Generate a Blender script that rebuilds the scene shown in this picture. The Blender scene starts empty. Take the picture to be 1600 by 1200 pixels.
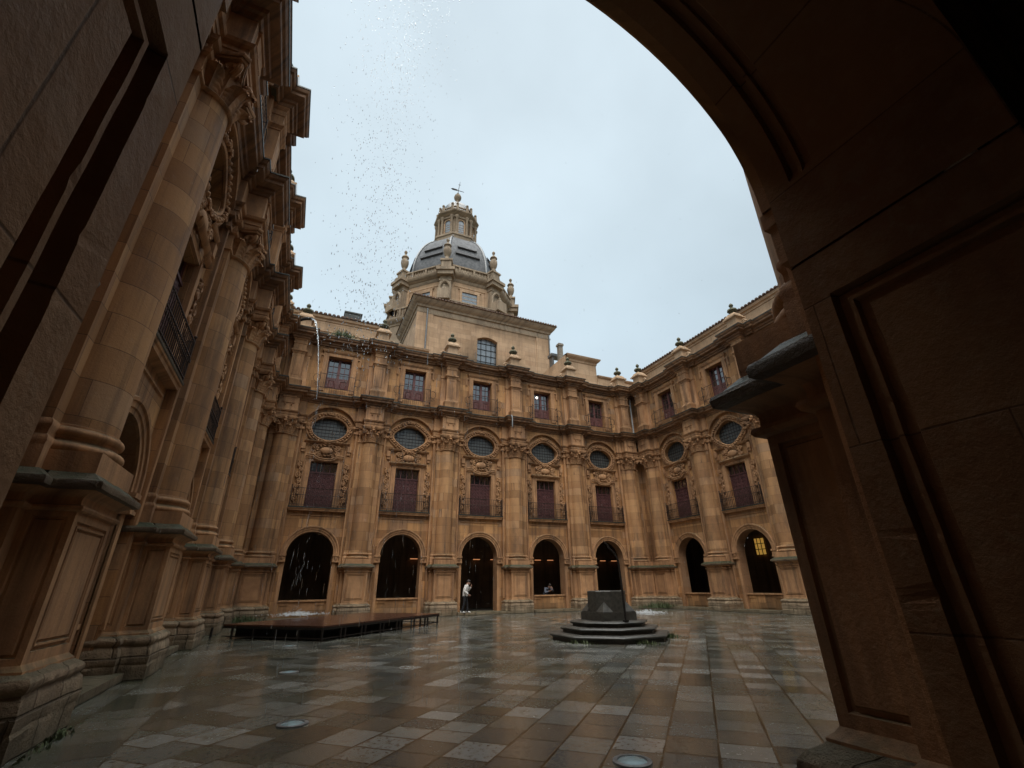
import bpy, bmesh, math, random
from math import sin, cos, pi, radians, sqrt, atan2, floor
from mathutils import Vector, Matrix
random.seed(7)
SC = bpy.context.scene
COL = SC.collection

# ---------------------------------------------------------------- measured layout (metres)
B = 4.7            # bay spacing
K = 1.17           # column axis to corner
D = 27.08          # far colonnade axis
X0 = -1.62         # first far column
YN = 1.20          # near colonnade axis
XL, XR = X0 - K, X0 + 5 * B + K

# ================================================================ materials
class NT:
    def __init__(s, name):
        m = bpy.data.materials.new(name); m.use_nodes = True
        s.m = m; s.t = m.node_tree; s.n = s.t.nodes; s.l = s.t.links
        s.b = s.n['Principled BSDF']
    def node(s, t, **kw):
        n = s.n.new(t)
        for k, v in kw.items(): setattr(n, k, v)
        return n
    def put(s, sock, v):
        if v is None: return
        if isinstance(v, bpy.types.NodeSocket): s.l.new(v, sock)
        else:
            try: sock.default_value = v
            except Exception: sock.default_value = (*v, 1.0)
    def math(s, op, a, b=None, c=None, clamp=False):
        n = s.node('ShaderNodeMath', operation=op, use_clamp=clamp)
        s.put(n.inputs[0], a); s.put(n.inputs[1], b)
        if c is not None: s.put(n.inputs[2], c)
        return n.outputs[0]
    def mix(s, f, a, b, mode='MIX'):
        n = s.node('ShaderNodeMix', data_type='RGBA', blend_type=mode)
        s.put(n.inputs[0], f)
        for i, v in ((6, a), (7, b)):
            s.put(n.inputs[i], v if isinstance(v, bpy.types.NodeSocket) else (*v[:3], 1.0))
        return n.outputs[2]
    def comb(s, x, y, z):
        n = s.node('ShaderNodeCombineXYZ')
        for i, v in enumerate((x, y, z)): s.put(n.inputs[i], v)
        return n.outputs[0]
    def noise(s, vec, scale, detail=4, rough=.55, out=0):
        n = s.node('ShaderNodeTexNoise')
        s.put(n.inputs['Vector'], vec); n.inputs['Scale'].default_value = scale
        n.inputs['Detail'].default_value = detail; n.inputs['Roughness'].default_value = rough
        return n.outputs[out]
    def white(s, vec, out=0):
        n = s.node('ShaderNodeTexWhiteNoise'); s.put(n.inputs['Vector'], vec); return n.outputs[out]
    def ramp(s, f, stops):
        n = s.node('ShaderNodeValToRGB'); s.put(n.inputs[0], f)
        e = n.color_ramp.elements
        while len(e) < len(stops): e.new(.5)
        for i, (p, c) in enumerate(stops):
            e[i].position = p; e[i].color = (*c, 1) if len(c) == 3 else c
        return n.outputs[0]
    def rng(s, v, a, b, c, d):
        n = s.node('ShaderNodeMapRange'); s.put(n.inputs[0], v)
        for i, q in enumerate((a, b, c, d)): s.put(n.inputs[i + 1], q)
        return n.outputs[0]
    def pos(s):
        g = s.node('ShaderNodeNewGeometry')
        x = s.node('ShaderNodeSeparateXYZ'); s.l.new(g.outputs['Position'], x.inputs[0])
        nz = s.node('ShaderNodeSeparateXYZ'); s.l.new(g.outputs['Normal'], nz.inputs[0])
        return g.outputs['Position'], x.outputs[0], x.outputs[1], x.outputs[2], nz.outputs[2]
    def bump(s, h, strength=.3, dist=.02, prev=None):
        n = s.node('ShaderNodeBump'); n.inputs['Strength'].default_value = strength
        n.inputs['Distance'].default_value = dist; s.put(n.inputs['Height'], h)
        if prev is not None: s.l.new(prev, n.inputs['Normal'])
        return n.outputs[0]
    def fin(s, col=None, rough=None, normal=None, metal=None, spec=None):
        s.put(s.b.inputs['Base Color'], col if isinstance(col, bpy.types.NodeSocket) or col is None else (*col, 1))
        s.put(s.b.inputs['Roughness'], rough); s.put(s.b.inputs['Metallic'], metal)
        s.put(s.b.inputs['Specular IOR Level'], spec)
        if normal is not None: s.l.new(normal, s.b.inputs['Normal'])
        return s.m

def sandstone(name, dark=(.30, .140, .056), light=(.61, .325, .136), course=.44, length=.95, joint=.007,
              tint=.5, grime=.72, moss=.6, rough=.8, bumpy=.25, wear=0.0, blocks=True, base_dirt=0.0, spec=.3):
    t = NT(name); p, x, y, z, nz = t.pos()
    u = t.math('ADD', x, y)
    big = t.noise(p, .55, 5, .6); mid = t.noise(p, 3.2, 6, .65); fine = t.noise(p, 38, 5, .7)
    c = t.ramp(t.math('ADD', t.math('MULTIPLY', big, .6), t.math('MULTIPLY', mid, .4)),
               [(.30, dark), (.5, tuple((a + b) / 2 for a, b in zip(dark, light))), (.72, light)])
    h = t.math('ADD', t.math('MULTIPLY', fine, .5), mid)
    if blocks:
        row = t.math('FLOOR', t.math('DIVIDE', z, course))
        rr = t.white(t.comb(row, 3.3, 1.7))
        uu = t.math('ADD', t.math('DIVIDE', u, length), t.math('MULTIPLY', rr, 7.0))
        cell = t.math('FLOOR', uu)
        rnd = t.white(t.comb(row, cell, .5)); rnd2 = t.white(t.comb(cell, row, 9.5))
        c = t.mix(tint, c, t.ramp(rnd, [(0, tuple(.5 * a for a in dark)), (.14, tuple(.75 * a for a in dark)), (.3, dark), (.5, tuple(.5 * (a + b) for a, b in zip(dark, light))), (.68, light), (.80, tuple(1.12 * a for a in light)), (.9, (.36, .25, .17)), (1, (.40, .20, .10))]))
        fz = t.math('FRACT', t.math('DIVIDE', z, course)); fu = t.math('FRACT', uu)
        ez = t.math('MULTIPLY', t.math('MINIMUM', fz, t.math('SUBTRACT', 1, fz)), course)
        eu = t.math('MULTIPLY', t.math('MINIMUM', fu, t.math('SUBTRACT', 1, fu)), length)
        e = t.math('ADD', t.math('MINIMUM', ez, eu), t.math('MULTIPLY', t.math('SUBTRACT', mid, .5), joint * 1.5))
        j = t.rng(e, joint * .35, joint, 1, 0)
        c = t.mix(t.math('MULTIPLY', j, .7), c, (.075, .042, .025))
        h = t.math('SUBTRACT', h, t.math('MULTIPLY', j, 1.2))
        h = t.math('ADD', h, t.math('MULTIPLY', rnd2, .35))
    # run-off streaks: noise stretched along the height
    st = t.noise(t.comb(t.math('MULTIPLY', u, 2.6), t.math('MULTIPLY', x, .3), t.math('MULTIPLY', z, .16)), 1.6, 6, .62)
    c = t.mix(t.math('MULTIPLY', t.rng(st, .47, .70, 0, 1), grime), c, (.075, .047, .033))
    bl = t.noise(t.comb(t.math('MULTIPLY', u, .8), y, t.math('MULTIPLY', z, .35)), 1.1, 7, .68)
    c = t.mix(t.math('MULTIPLY', t.rng(bl, .54, .68, 0, 1), grime * .75), c, (.10, .065, .045))
    sm = t.noise(p, 14, 6, .7)
    if wear:
        wn = t.noise(p, 9, 6, .7)
        c = t.mix(t.math('MULTIPLY', t.rng(wn, .48, .62, 0, 1), wear), c, (.50, .36, .24))
    # pale lichen freckles and dark crust on weathered tops
    li = t.noise(p, 11, 5, .7)
    c = t.mix(t.math('MULTIPLY', t.rng(li, .60, .72, 0, 1), .25), c, (.46, .36, .25))
    if moss:
        up = t.rng(nz, .35, .8, 0, 1); mn = t.rng(t.noise(p, 4.5, 5, .7), .35, .55, 0, 1)
        c = t.mix(t.math('MULTIPLY', t.math('MULTIPLY', up, moss), t.math('ADD', .45, t.math('MULTIPLY', mn, .55))), c,
                  t.mix(mid, (.018, .024, .014), (.055, .065, .03)))
    if base_dirt:
        bd = t.rng(t.math('ADD', z, t.math('MULTIPLY', mid, .5)), .25, 1.0, 1, 0)
        c = t.mix(t.math('MULTIPLY', bd, base_dirt), c, t.mix(li, (.03, .035, .02), (.10, .09, .055)))
    n = t.bump(fine, .28 * bumpy / .25, .006); n = t.bump(sm, .5 * bumpy / .25, .012, n); n = t.bump(h, bumpy, .03, n)
    return t.fin(c, t.rng(mid, .3, .7, rough - .14, rough + .1), n, None, spec)

M = {}
M['wall'] = sandstone('golden_sandstone_blocks', base_dirt=.5)
M['carved'] = sandstone('golden_sandstone_carved', dark=(.29, .140, .066), light=(.62, .345, .168), blocks=False, grime=.7, moss=.75)
M['cornice'] = sandstone('weathered_cornice_stone', dark=(.13, .065, .035), light=(.40, .215, .105), blocks=False, grime=.95, moss=.95, rough=.65)
M['shaft'] = sandstone('golden_sandstone_drums', dark=(.29, .14, .060), light=(.54, .30, .135), course=.47, length=.82, joint=.007, tint=.44, grime=.68, bumpy=.18, moss=0)
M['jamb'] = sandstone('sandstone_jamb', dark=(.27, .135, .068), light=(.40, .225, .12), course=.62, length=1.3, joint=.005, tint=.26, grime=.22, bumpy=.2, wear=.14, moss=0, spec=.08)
M['plinth'] = sandstone('rough_plinth_stone', dark=(.30, .20, .12), light=(.64, .48, .32), course=.36, length=.62, joint=.016, tint=.4, bumpy=.9, wear=.35, base_dirt=.75, moss=.7)
M['church'] = sandstone('pale_church_stone', dark=(.38, .24, .135), light=(.60, .41, .26), course=.5, length=1.1, tint=.22, grime=.3, moss=.4)
M['church_dark'] = sandstone('weathered_church_stone', dark=(.22, .17, .115), light=(.46, .345, .235), blocks=False, grime=.6, moss=.8)
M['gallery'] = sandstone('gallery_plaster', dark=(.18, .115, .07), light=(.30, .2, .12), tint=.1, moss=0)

def simple(name, col, rough=.6, metal=0, var=.25, scale=8, bump=.15, col2=None):
    t = NT(name); p, x, y, z, nz = t.pos()
    n1 = t.noise(p, scale, 5, .65); n2 = t.noise(p, scale * 6, 4, .6)
    a = tuple(c * (1 - var) for c in col); b = col2 or tuple(min(1, c * (1 + var)) for c in col)
    c = t.mix(t.rng(n1, .35, .65, 0, 1), a, b)
    return t.fin(c, t.rng(n2, .3, .7, max(.02, rough - .1), rough + .1), t.bump(n2, bump, .01), metal)

M['crust'] = simple('black_crust_and_lead', (.022, .022, .02), .45, col2=(.05, .055, .04), scale=5, bump=.5)
M['moss'] = simple('moss_green_stone', (.05, .06, .03), .9, col2=(.19, .17, .11), scale=14, bump=.8)
M['iron'] = simple('black_iron', (.02, .016, .014), .5, .3)
M['rust'] = simple('rusty_brown_iron', (.045, .026, .018), .7, .1)
M['door'] = simple('plum_painted_wood', (.085, .028, .028), .55, col2=(.125, .045, .042), scale=5)
M['frame'] = simple('red_brown_painted_wood', (.14, .045, .042), .5, col2=(.18, .065, .055), scale=6)
M['tile'] = simple('clay_roof_tile', (.10, .06, .042), .8, col2=(.2, .12, .08), scale=6, bump=.6)
M['slate'] = simple('grey_slate', (.075, .078, .082), .65, col2=(.14, .142, .145), scale=2.5, bump=.4)
M['louvre'] = simple('dark_slate_gap', (.03, .03, .033), .6)
M['well'] = simple('dark_wet_granite', (.045, .042, .036), .38, col2=(.075, .07, .058), scale=9, bump=.5)
M['white_pvc'] = simple('pale_pipe_paint', (.5, .5, .48), .4)
M['zinc'] = simple('grey_zinc', (.16, .165, .165), .4, .4)
M['jacket'] = simple('cream_white_cloth', (.74, .70, .66), .9, col2=(.82, .79, .75), scale=18, bump=.3)
M['grey_cloth'] = simple('grey_cloth', (.10, .11, .14), .9, scale=18, bump=.3)
M['black_cloth'] = simple('black_cloth', (.012, .012, .014), .9, scale=18, bump=.3)
M['skin'] = simple('skin', (.50, .29, .21), .5, scale=20)
M['hair'] = simple('dark_brown_hair', (.022, .014, .010), .55, scale=40, bump=.5)
M['shoe'] = simple('white_shoe', (.65, .64, .62), .6)
M['concrete'] = simple('grey_chimney_render', (.22, .19, .15), .85)
M['grass'] = simple('wet_weeds', (.04, .06, .02), .6, col2=(.11, .14, .055), scale=12)

def glass(name, base, rough, wav=.0):
    t = NT(name); p, x, y, z, nz = t.pos()
    n = t.noise(p, 3.5, 3); t.b.inputs['IOR'].default_value = 1.9
    return t.fin(t.mix(n, tuple(.7 * b for b in base), tuple(1.3 * b for b in base)), t.rng(n, .3, .7, rough * .7, rough * 1.3),
                 t.bump(n, wav, .03) if wav else None, 0, .9)
M['glass'] = glass('dark_window_glass', (.012, .014, .017), .06, .15)
M['leaded'] = glass('grey_leaded_glass', (.062, .066, .062), .5, .1)
M['leaded'].node_tree.nodes['Principled BSDF'].inputs['IOR'].default_value = 1.5
M['church_glass'] = glass('blue_grey_church_glass', (.10, .12, .135), .3, .1)

def emit(name, col, st):
    t = NT(name); t.put(t.b.inputs['Emission Color'], (*col, 1)); t.b.inputs['Emission Strength'].default_value = st
    return t.fin(col, .4)
M['warm_lamp'] = emit('warm_lamp_glow', (1, .40, .16), .28)
M['yellow_window'] = emit('lamplit_pane', (.9, .5, .10), .16)
M['cool_lamp'] = emit('white_lamp_glow', (1, .93, .8), 1.4)

def water(name, tint=(.8, .86, .9), rough=.06, alpha=1.0, trans=.75):
    t = NT(name); t.b.inputs['Transmission Weight'].default_value = trans; t.b.inputs['IOR'].default_value = 1.33
    t.b.inputs['Alpha'].default_value = alpha
    return t.fin(tint, rough)
M['water'] = water('clear_rain_water')
M['foam'] = water('white_splash_water', (.85, .88, .9), .3, .7, .3)

def paving(name, diag):
    t = NT(name); p, x, y, z, nz = t.pos()
    if diag:
        a = t.math('MULTIPLY', t.math('SUBTRACT', x, y), .70711); b = t.math('MULTIPLY', t.math('ADD', x, y), .70711)
        a = t.math('ADD', a, .077); W = .472
    else:
        a = t.math('ADD', x, 1.27); b = y; W = .72
    wob = t.math('MULTIPLY', t.math('SUBTRACT', t.noise(p, 1.3, 3), .5), .03)
    row = t.math('FLOOR', t.math('DIVIDE', a, W))
    r1 = t.white(t.comb(row, .7, 2.1)); r2 = t.white(t.comb(row, 5.7, 8.1))
    L = t.math('ADD', .36, t.math('MULTIPLY', r1, .24))
    bb = t.math('DIVIDE', t.math('ADD', b, t.math('MULTIPLY', r2, 9)), L)
    cell = t.math('FLOOR', bb); rnd = t.white(t.comb(row, cell, 4.4)); rnd2 = t.white(t.comb(cell, row, 1.9)); rnd3 = t.white(t.comb(row, cell, 7.7))
    fa = t.math('FRACT', t.math('DIVIDE', a, W)); fb = t.math('FRACT', bb)
    ea = t.math('MULTIPLY', t.math('MINIMUM', fa, t.math('SUBTRACT', 1, fa)), W)
    eb = t.math('MULTIPLY', t.math('MINIMUM', fb, t.math('SUBTRACT', 1, fb)), L)
    mid = t.noise(p, 4, 6, .7); fine = t.noise(p, 45, 5, .7); big = t.noise(p, .35, 4)
    e = t.math('ADD', t.math('MINIMUM', t.math('ADD', ea, wob), eb), t.math('MULTIPLY', t.math('SUBTRACT', mid, .5), .012))
    j = t.rng(e, .006, .016, 1, 0)
    c = t.ramp(rnd, [(0, (.034, .037, .031)), (.2, (.085, .088, .075)), (.42, (.20, .205, .187)), (.6, (.052, .060, .058)), (.78, (.09, .078, .060)), (1, (.28, .285, .268))])
    c = t.mix(.3, c, t.ramp(mid, [(.3, (.022, .021, .017)), (.7, (.16, .148, .12))]), 'MIX')
    pit = t.rng(t.noise(p, 17, 5, .75), .52, .66, 0, 1)
    c = t.mix(t.math('MULTIPLY', pit, t.rng(rnd3, .45, .75, 0, .8)), c, (.022, .019, .015))
    mo = t.math('MULTIPLY', t.rng(t.math('ADD', mid, big), .95, 1.25, 0, 1), .6)
    c = t.mix(mo, c, (.05, .045, .016))
    ab = t.rng(x, -2.2, 1.5, .55, 0)
    c = t.mix(t.math('MULTIPLY', ab, t.rng(mid, .4, .6, .3, 1)), c, (.035, .042, .018))
    c = t.mix(j, c, t.mix(mid, (.016, .011, .006), (.03, .026, .011)))
    wet = t.rng(t.math('ADD', t.math('MULTIPLY', rnd2, .45), t.math('ADD', t.math('MULTIPLY', big, .5), t.math('MULTIPLY', mid, .35))), .45, .85, 0, 1)
    r = t.rng(wet, 0, 1, .05, .24)
    r = t.math('ADD', r, t.math('MULTIPLY', pit, .12))
    h = t.math('ADD', t.math('MULTIPLY', fine, .35), t.math('ADD', mid, t.math('MULTIPLY', rnd2, .5)))
    h = t.math('SUBTRACT', h, t.math('MULTIPLY', j, 1.4)); h = t.math('SUBTRACT', h, t.math('MULTIPLY', pit, .4))
    # every flag tilts a little, so reflections break from slab to slab
    tilt = t.math('ADD', t.math('MULTIPLY', t.math('SUBTRACT', rnd, .5), a), t.math('MULTIPLY', t.math('SUBTRACT', rnd2, .5), b))
    n = t.bump(tilt, .12, .02); n = t.bump(h, .08, .012, n)
    t.b.inputs['IOR'].default_value = 1.5; return t.fin(c, r, n, 0, .55)
M['paving'] = paving('wet_diagonal_flagstones', True)
M['border'] = paving('wet_border_flagstones', False)

def wet_wood():
    t = NT('wet_red_brown_deck'); p, x, y, z, nz = t.pos()
    a = t.math('MULTIPLY', t.math('SUBTRACT', x, y), .70711); b = t.math('MULTIPLY', t.math('ADD', x, y), .70711)
    fa = t.math('FRACT', t.math('DIVIDE', a, 1.0)); fb = t.math('FRACT', t.math('DIVIDE', b, 2.0))
    e = t.math('MINIMUM', t.math('MINIMUM', fa, t.math('SUBTRACT', 1, fa)), t.math('MULTIPLY', 2, t.math('MINIMUM', fb, t.math('SUBTRACT', 1, fb))))
    n = t.noise(p, 6, 5, .65)
    c = t.mix(n, (.035, .015, .010), (.08, .035, .024)); c = t.mix(t.rng(e, .008, .02, 1, 0), c, (.01, .008, .006))
    return t.fin(c, t.rng(n, .3, .7, .1, .28), t.bump(n, .1, .01), 0, .6)
M['deck'] = wet_wood()

# ================================================================ mesh builder
from mathutils import noise as mnoise
def erode(pts, amp, sc=3.0):
    out = []
    for p in pts:
        v = Vector(p); n_ = mnoise.noise_vector(v * sc) * amp + mnoise.noise_vector(v * sc * 3.1) * amp * .5; out.append(tuple(v + n_))
    return out
def finer(path, step):
    q = []
    for a, b in zip(path[:-1], path[1:]):
        n_ = max(1, int(math.hypot(b[0] - a[0], b[1] - a[1]) / step)); q += [(a[0] + (b[0] - a[0]) * i / n_, a[1] + (b[1] - a[1]) * i / n_) for i in range(n_)]
    return q + [path[-1]]
class MB:
    def __init__(s): s.v = []; s.f = []; s.mi = []; s.cur = 0
    def add(s, vs, fs):
        o = len(s.v); s.v += [tuple(q) for q in vs]
        s.f += [tuple(i + o for i in f) for f in fs]; s.mi += [s.cur] * len(fs)
    def quad(s, a, b, c, d): s.add([a, b, c, d], [(0, 1, 2, 3)])
    def box(s, x0, x1, y0, y1, z0, z1):
        s.add([(x0, y0, z0), (x1, y0, z0), (x1, y1, z0), (x0, y1, z0), (x0, y0, z1), (x1, y0, z1), (x1, y1, z1), (x0, y1, z1)],
              [(0, 3, 2, 1), (4, 5, 6, 7), (0, 1, 5, 4), (1, 2, 6, 5), (2, 3, 7, 6), (3, 0, 4, 7)])
    def us(s, u0, u1, s0, s1, z0, z1): s.box(u0, u1, -s1, -s0, z0, z1)   # facade coordinates: u along, s towards the court
    def grid(s, rows, closed=False):
        n = len(rows[0]); o = len(s.v); fs = []
        for r in rows: s.v += [tuple(q) for q in r]
        for i in range(len(rows) - 1):
            for k in range(n if closed else n - 1):
                a = o + i * n + k; b = o + i * n + (k + 1) % n
                fs.append((a, b, b + n, a + n))
        s.f += fs; s.mi += [s.cur] * len(fs)
    def lathe(s, prof, n=24, c=(0, 0), a0=0, a1=2 * pi, sx=1, sy=1, rot=0):
        full = abs(a1 - a0 - 2 * pi) < 1e-6; m = n if full else n + 1
        rows = []
        for r, z in prof:
            rows.append([(c[0] + sx * r * cos(a0 + (a1 - a0) * k / n + rot), c[1] + sy * r * sin(a0 + (a1 - a0) * k / n + rot), z) for k in range(m)])
        s.grid(rows, full)
        if full:
            for r in (rows[0], rows[-1]): s.add(r, [tuple(range(len(r)))])
    def sweep(s, path, prof, e0=None, e1=None):
        """profile (out, z) swept along a plan path in (u, s); outward is to the left of the travel"""
        cols = []
        for i, (u, q) in enumerate(path):
            def nrm(a, b):
                d = (b[0] - a[0], b[1] - a[1]); L = math.hypot(*d); return (-d[1] / L, d[0] / L)
            if 0 < i < len(path) - 1:
                n1 = nrm(path[i - 1], path[i]); n2 = nrm(path[i], path[i + 1])
                k = 1 / max(.2, 1 + n1[0] * n2[0] + n1[1] * n2[1]); m = ((n1[0] + n2[0]) * k, (n1[1] + n2[1]) * k)
            else:
                m = nrm(path[0], path[1]) if i == 0 else nrm(path[-2], path[-1])
                if i == 0 and e0: m = e0
                if i and e1: m = e1
            cols.append([(u + m[0] * o, -(q + m[1] * o), z) for o, z in prof])
        s.grid(cols)
    def tube(s, pts, r, n=6, caps=True):
        pts = [Vector(p) for p in pts]; rows = []; up = Vector((0, 0, 1))
        rs = r if isinstance(r, (list, tuple)) else [r] * len(pts)
        prev = None
        for i, p in enumerate(pts):
            d = (pts[min(i + 1, len(pts) - 1)] - pts[max(i - 1, 0)]).normalized()
            if prev is None:
                a = d.cross(up); a = a if a.length > .05 else d.cross(Vector((1, 0, 0)))
            else: a = prev - d * prev.dot(d)
            a.normalize(); prev = a; b = d.cross(a)
            rows.append([tuple(p + (a * cos(2 * pi * k / n) + b * sin(2 * pi * k / n)) * rs[i]) for k in range(n)])
        s.grid(rows, True)
        if caps:
            for q in (rows[0], rows[-1]): s.add(q, [tuple(range(n))])
    def ball(s, c, r, nu=10, nv=6):
        rx, ry, rz = r if isinstance(r, tuple) else (r, r, r)
        rows = [[(c[0] + rx * sin(pi * i / nv) * cos(2 * pi * k / nu), c[1] + ry * sin(pi * i / nv) * sin(2 * pi * k / nu), c[2] - rz * cos(pi * i / nv)) for k in range(nu)] for i in range(nv + 1)]
        s.grid(rows, True)
    def rect_hole(s, u0, u1, z0, z1, h, q):
        """wall rectangle at depth q with rectangular hole h = (a, b, c, d)"""
        a, b, c, d = h
        for (p0, p1, r0, r1) in ((u0, u1, z0, c), (u0, u1, d, z1), (u0, a, c, d), (b, u1, c, d)):
            if p1 - p0 > 1e-6 and r1 - r0 > 1e-6: s.quad((p0, -q, r0), (p1, -q, r0), (p1, -q, r1), (p0, -q, r1))
    def reveal(s, h, q0, q1):
        a, b, c, d = h
        s.grid([[(a, -q, c), (b, -q, c), (b, -q, d), (a, -q, d), (a, -q, c)] for q in (q0, q1)])
    def arch_face(s, u0, u1, z0, z1, uc, r, zs, q, n=32):
        if u0 < uc - r: s.quad((u0, -q, z0), (uc - r, -q, z0), (uc - r, -q, z1), (u0, -q, z1))
        if u1 > uc + r: s.quad((uc + r, -q, z0), (u1, -q, z0), (u1, -q, z1), (uc + r, -q, z1))
        low = [(uc - r * cos(pi * k / n), -q, zs + r * sin(pi * k / n)) for k in range(n + 1)]
        s.grid([low, [(p[0], -q, z1) for p in low]])
    def arch_reveal(s, uc, r, z0, zs, q0, q1, n=32):
        line = [(uc - r, z0)] + [(uc - r * cos(pi * k / n), zs + r * sin(pi * k / n)) for k in range(n + 1)] + [(uc + r, z0)]
        s.grid([[(u, -q, z) for u, z in line] for q in (q0, q1)])
    def oval_face(s, u0, u1, z0, z1, uc, zc, a, b, q, qb, n=40):
        angs = sorted([2 * pi * k / n for k in range(n)] + [atan2(zz - zc, uu - uc) % (2 * pi) for uu in (u0, u1) for zz in (z0, z1)])
        inn, out = [], []
        for t in angs:
            c, w = cos(t), sin(t)
            e = 1 / sqrt((c / a) ** 2 + (w / b) ** 2)
            inn.append((uc + e * c, -q, zc + e * w))
            k = min(((u1 - uc) / c if c > 1e-9 else (u0 - uc) / c if c < -1e-9 else 1e9), ((z1 - zc) / w if w > 1e-9 else (z0 - zc) / w if w < -1e-9 else 1e9))
            out.append((uc + k * c, -q, zc + k * w))
        s.grid([inn, out], True); s.grid([inn, [(p[0], -qb, p[2]) for p in inn]], True)
    def panel(s, o, ax, ay, w, h, prof):
        """mitred sunk panel on a plane: prof = [(inset, height)], normal = ax x ay"""
        o = Vector(o); ax = Vector(ax); ay = Vector(ay); nn = ax.cross(ay)
        rows = []
        for i, d in prof:
            rows.append([tuple(o + ax * a + ay * b + nn * d) for a, b in ((i, i), (w - i, i), (w - i, h - i), (i, h - i))])
        s.grid(rows, True); s.add(rows[-1], [(0, 1, 2, 3)])
    def mesh(s, name, mats, smooth=True, angle=32):
        me = bpy.data.meshes.new(name); me.from_pydata(s.v, [], s.f)
        for m in (mats if isinstance(mats, list) else [mats]): me.materials.append(M[m])
        me.polygons.foreach_set('material_index', s.mi)
        bm = bmesh.new(); bm.from_mesh(me); bmesh.ops.remove_doubles(bm, verts=bm.verts, dist=1e-5)
        bmesh.ops.recalc_face_normals(bm, faces=bm.faces); bm.to_mesh(me); bm.free()
        if smooth:
            me.polygons.foreach_set('use_smooth', [True] * len(me.polygons)); me.set_sharp_from_angle(angle=radians(angle))
        me.update(); return me

def obj(name, me, parent=None, loc=(0, 0, 0), rz=0.0):
    o = bpy.data.objects.new(name, me); COL.objects.link(o); o.location = loc; o.rotation_euler = (0, 0, rz)
    if parent: o.parent = parent
    return o
def tag(o, label, cat=None, group=None, kind=None):
    if label: o['label'] = label
    if cat: o['category'] = cat
    if group: o['group'] = group
    if kind: o['kind'] = kind
    return o
def thing(name, label, cat, loc=(0, 0, 0), rz=0.0, group=None):
    return tag(obj(name, None, None, loc, rz), label, cat, group)
def spiral(cu, cz, r, turns=1.6, sgn=1, a0=0, n=18, q=0.0, shrink=.85):
    return [(cu + sgn * r * (1 - shrink * k / n) * cos(a0 + 2 * pi * turns * k / n), -q, cz + r * (1 - shrink * k / n) * sin(a0 + 2 * pi * turns * k / n)) for k in range(n + 1)]

# ================================================================ order of the courtyard (shared meshes)
DADO = [(0, 0), (.10, 0), (.11, -.028), (.135, -.028), (.145, 0), (.165, 0), (.175, -.028), (.19, -.028), (.20, -.006)]
def build_pedestal():
    m = MB(); P = [(-.75, -.3), (-.75, .15), (-.58, .15), (-.58, .57), (.58, .57), (.58, .15), (.75, .15), (.75, -.3)]
    m.cur = 1
    F = finer(P, .07); o = len(m.v)
    m.sweep(F, [(.165, -.02), (.165, .06), (.16, .14), (.165, .2), (.15, .24), (.16, .27), (.165, .34), (.16, .42), (.15, .49), (.12, .53), (.14, .55), (.155, .58), (.155, .62), (.13, .655), (.07, .675), (.03, .70)])
    m.v[o:] = erode(m.v[o:], .022)
    m.cur = 0
    m.sweep(P, [(.05, .685), (.05, .71), (.02, .735), (0, .76)])
    z0, z1 = .76, 2.2; h = z1 - z0
    m.panel((-.58, -.57, z0), (1, 0, 0), (0, 0, 1), 1.16, h, DADO)
    for sg in (-1, 1):
        a = (-.58, -.15, z0) if sg < 0 else (.58, -.57, z0); d = (0, -1, 0) if sg < 0 else (0, 1, 0)
        m.panel(a, d, (0, 0, 1), .42, h, [(0, 0), (.06, 0), (.07, -.02), (.09, -.02), (.10, -.004)])
        a = (-.75, .3, z0) if sg < 0 else (.75, -.15, z0)
        m.panel(a, d, (0, 0, 1), .45, h, [(0, 0), (.09, 0), (.10, -.02), (.13, -.02), (.14, -.004)])
        m.quad((sg * .75, -.15, z0), (sg * .58, -.15, z0), (sg * .58, -.15, z1), (sg * .75, -.15, z1))
    m.sweep(P, [(0, 2.19), (.045, 2.2), (.06, 2.225), (.05, 2.25), (.015, 2.262), (.01, 2.30), (.02, 2.34), (.06, 2.375), (.13, 2.40), (.14, 2.405)])
    m.cur = 2; o = len(m.v)
    m.sweep(F, [(.12, 2.402), (.14, 2.405), (.185, 2.42), (.192, 2.47), (.18, 2.5), (.13, 2.525), (.05, 2.60), (-.3, 2.605)])
    m.v[o:] = erode(m.v[o:], .009, 5.0)
    m.add([(-.5, -.5, 2.604), (.5, -.5, 2.604), (.5, .2, 2.604), (-.5, .2, 2.604)], [(0, 1, 2, 3)])
    return m.mesh('pedestal', ['carved', 'plinth', 'ledge'])
M['ledge'] = sandstone('mossy_ledge_stone', dark=(.06, .048, .032), light=(.20, .145, .09), blocks=False, moss=1.0, grime=.7, rough=.55, bumpy=.6)
def build_base():
    m = MB(); m.box(-.62, .62, -.62, .3, 2.6, 2.84)
    prof = [(.62, 2.84)] + [(.575 + .055 * sin(t), 2.90 - .06 * cos(t)) for t in [pi * k / 8 for k in range(9)]] + [(.555, 2.97), (.53, 3.0), (.54, 3.03)] + [(.535 + .05 * sin(t), 3.085 - .055 * cos(t)) for t in [pi * k / 8 for k in range(9)]] + [(.525, 3.145), (.525, 3.17), (.50, 3.18)]
    m.lathe(prof, 40)
    return m.mesh('column_base', 'carved')
def build_shaft():
    m = MB(); prof = []
    for k in range(13):
        t = k / 12; prof.append((.50 - .05 * t ** 1.7, 3.17 + 6.03 * t))
    m.lathe(prof, 40); return m.mesh('column', 'shaft')
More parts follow.
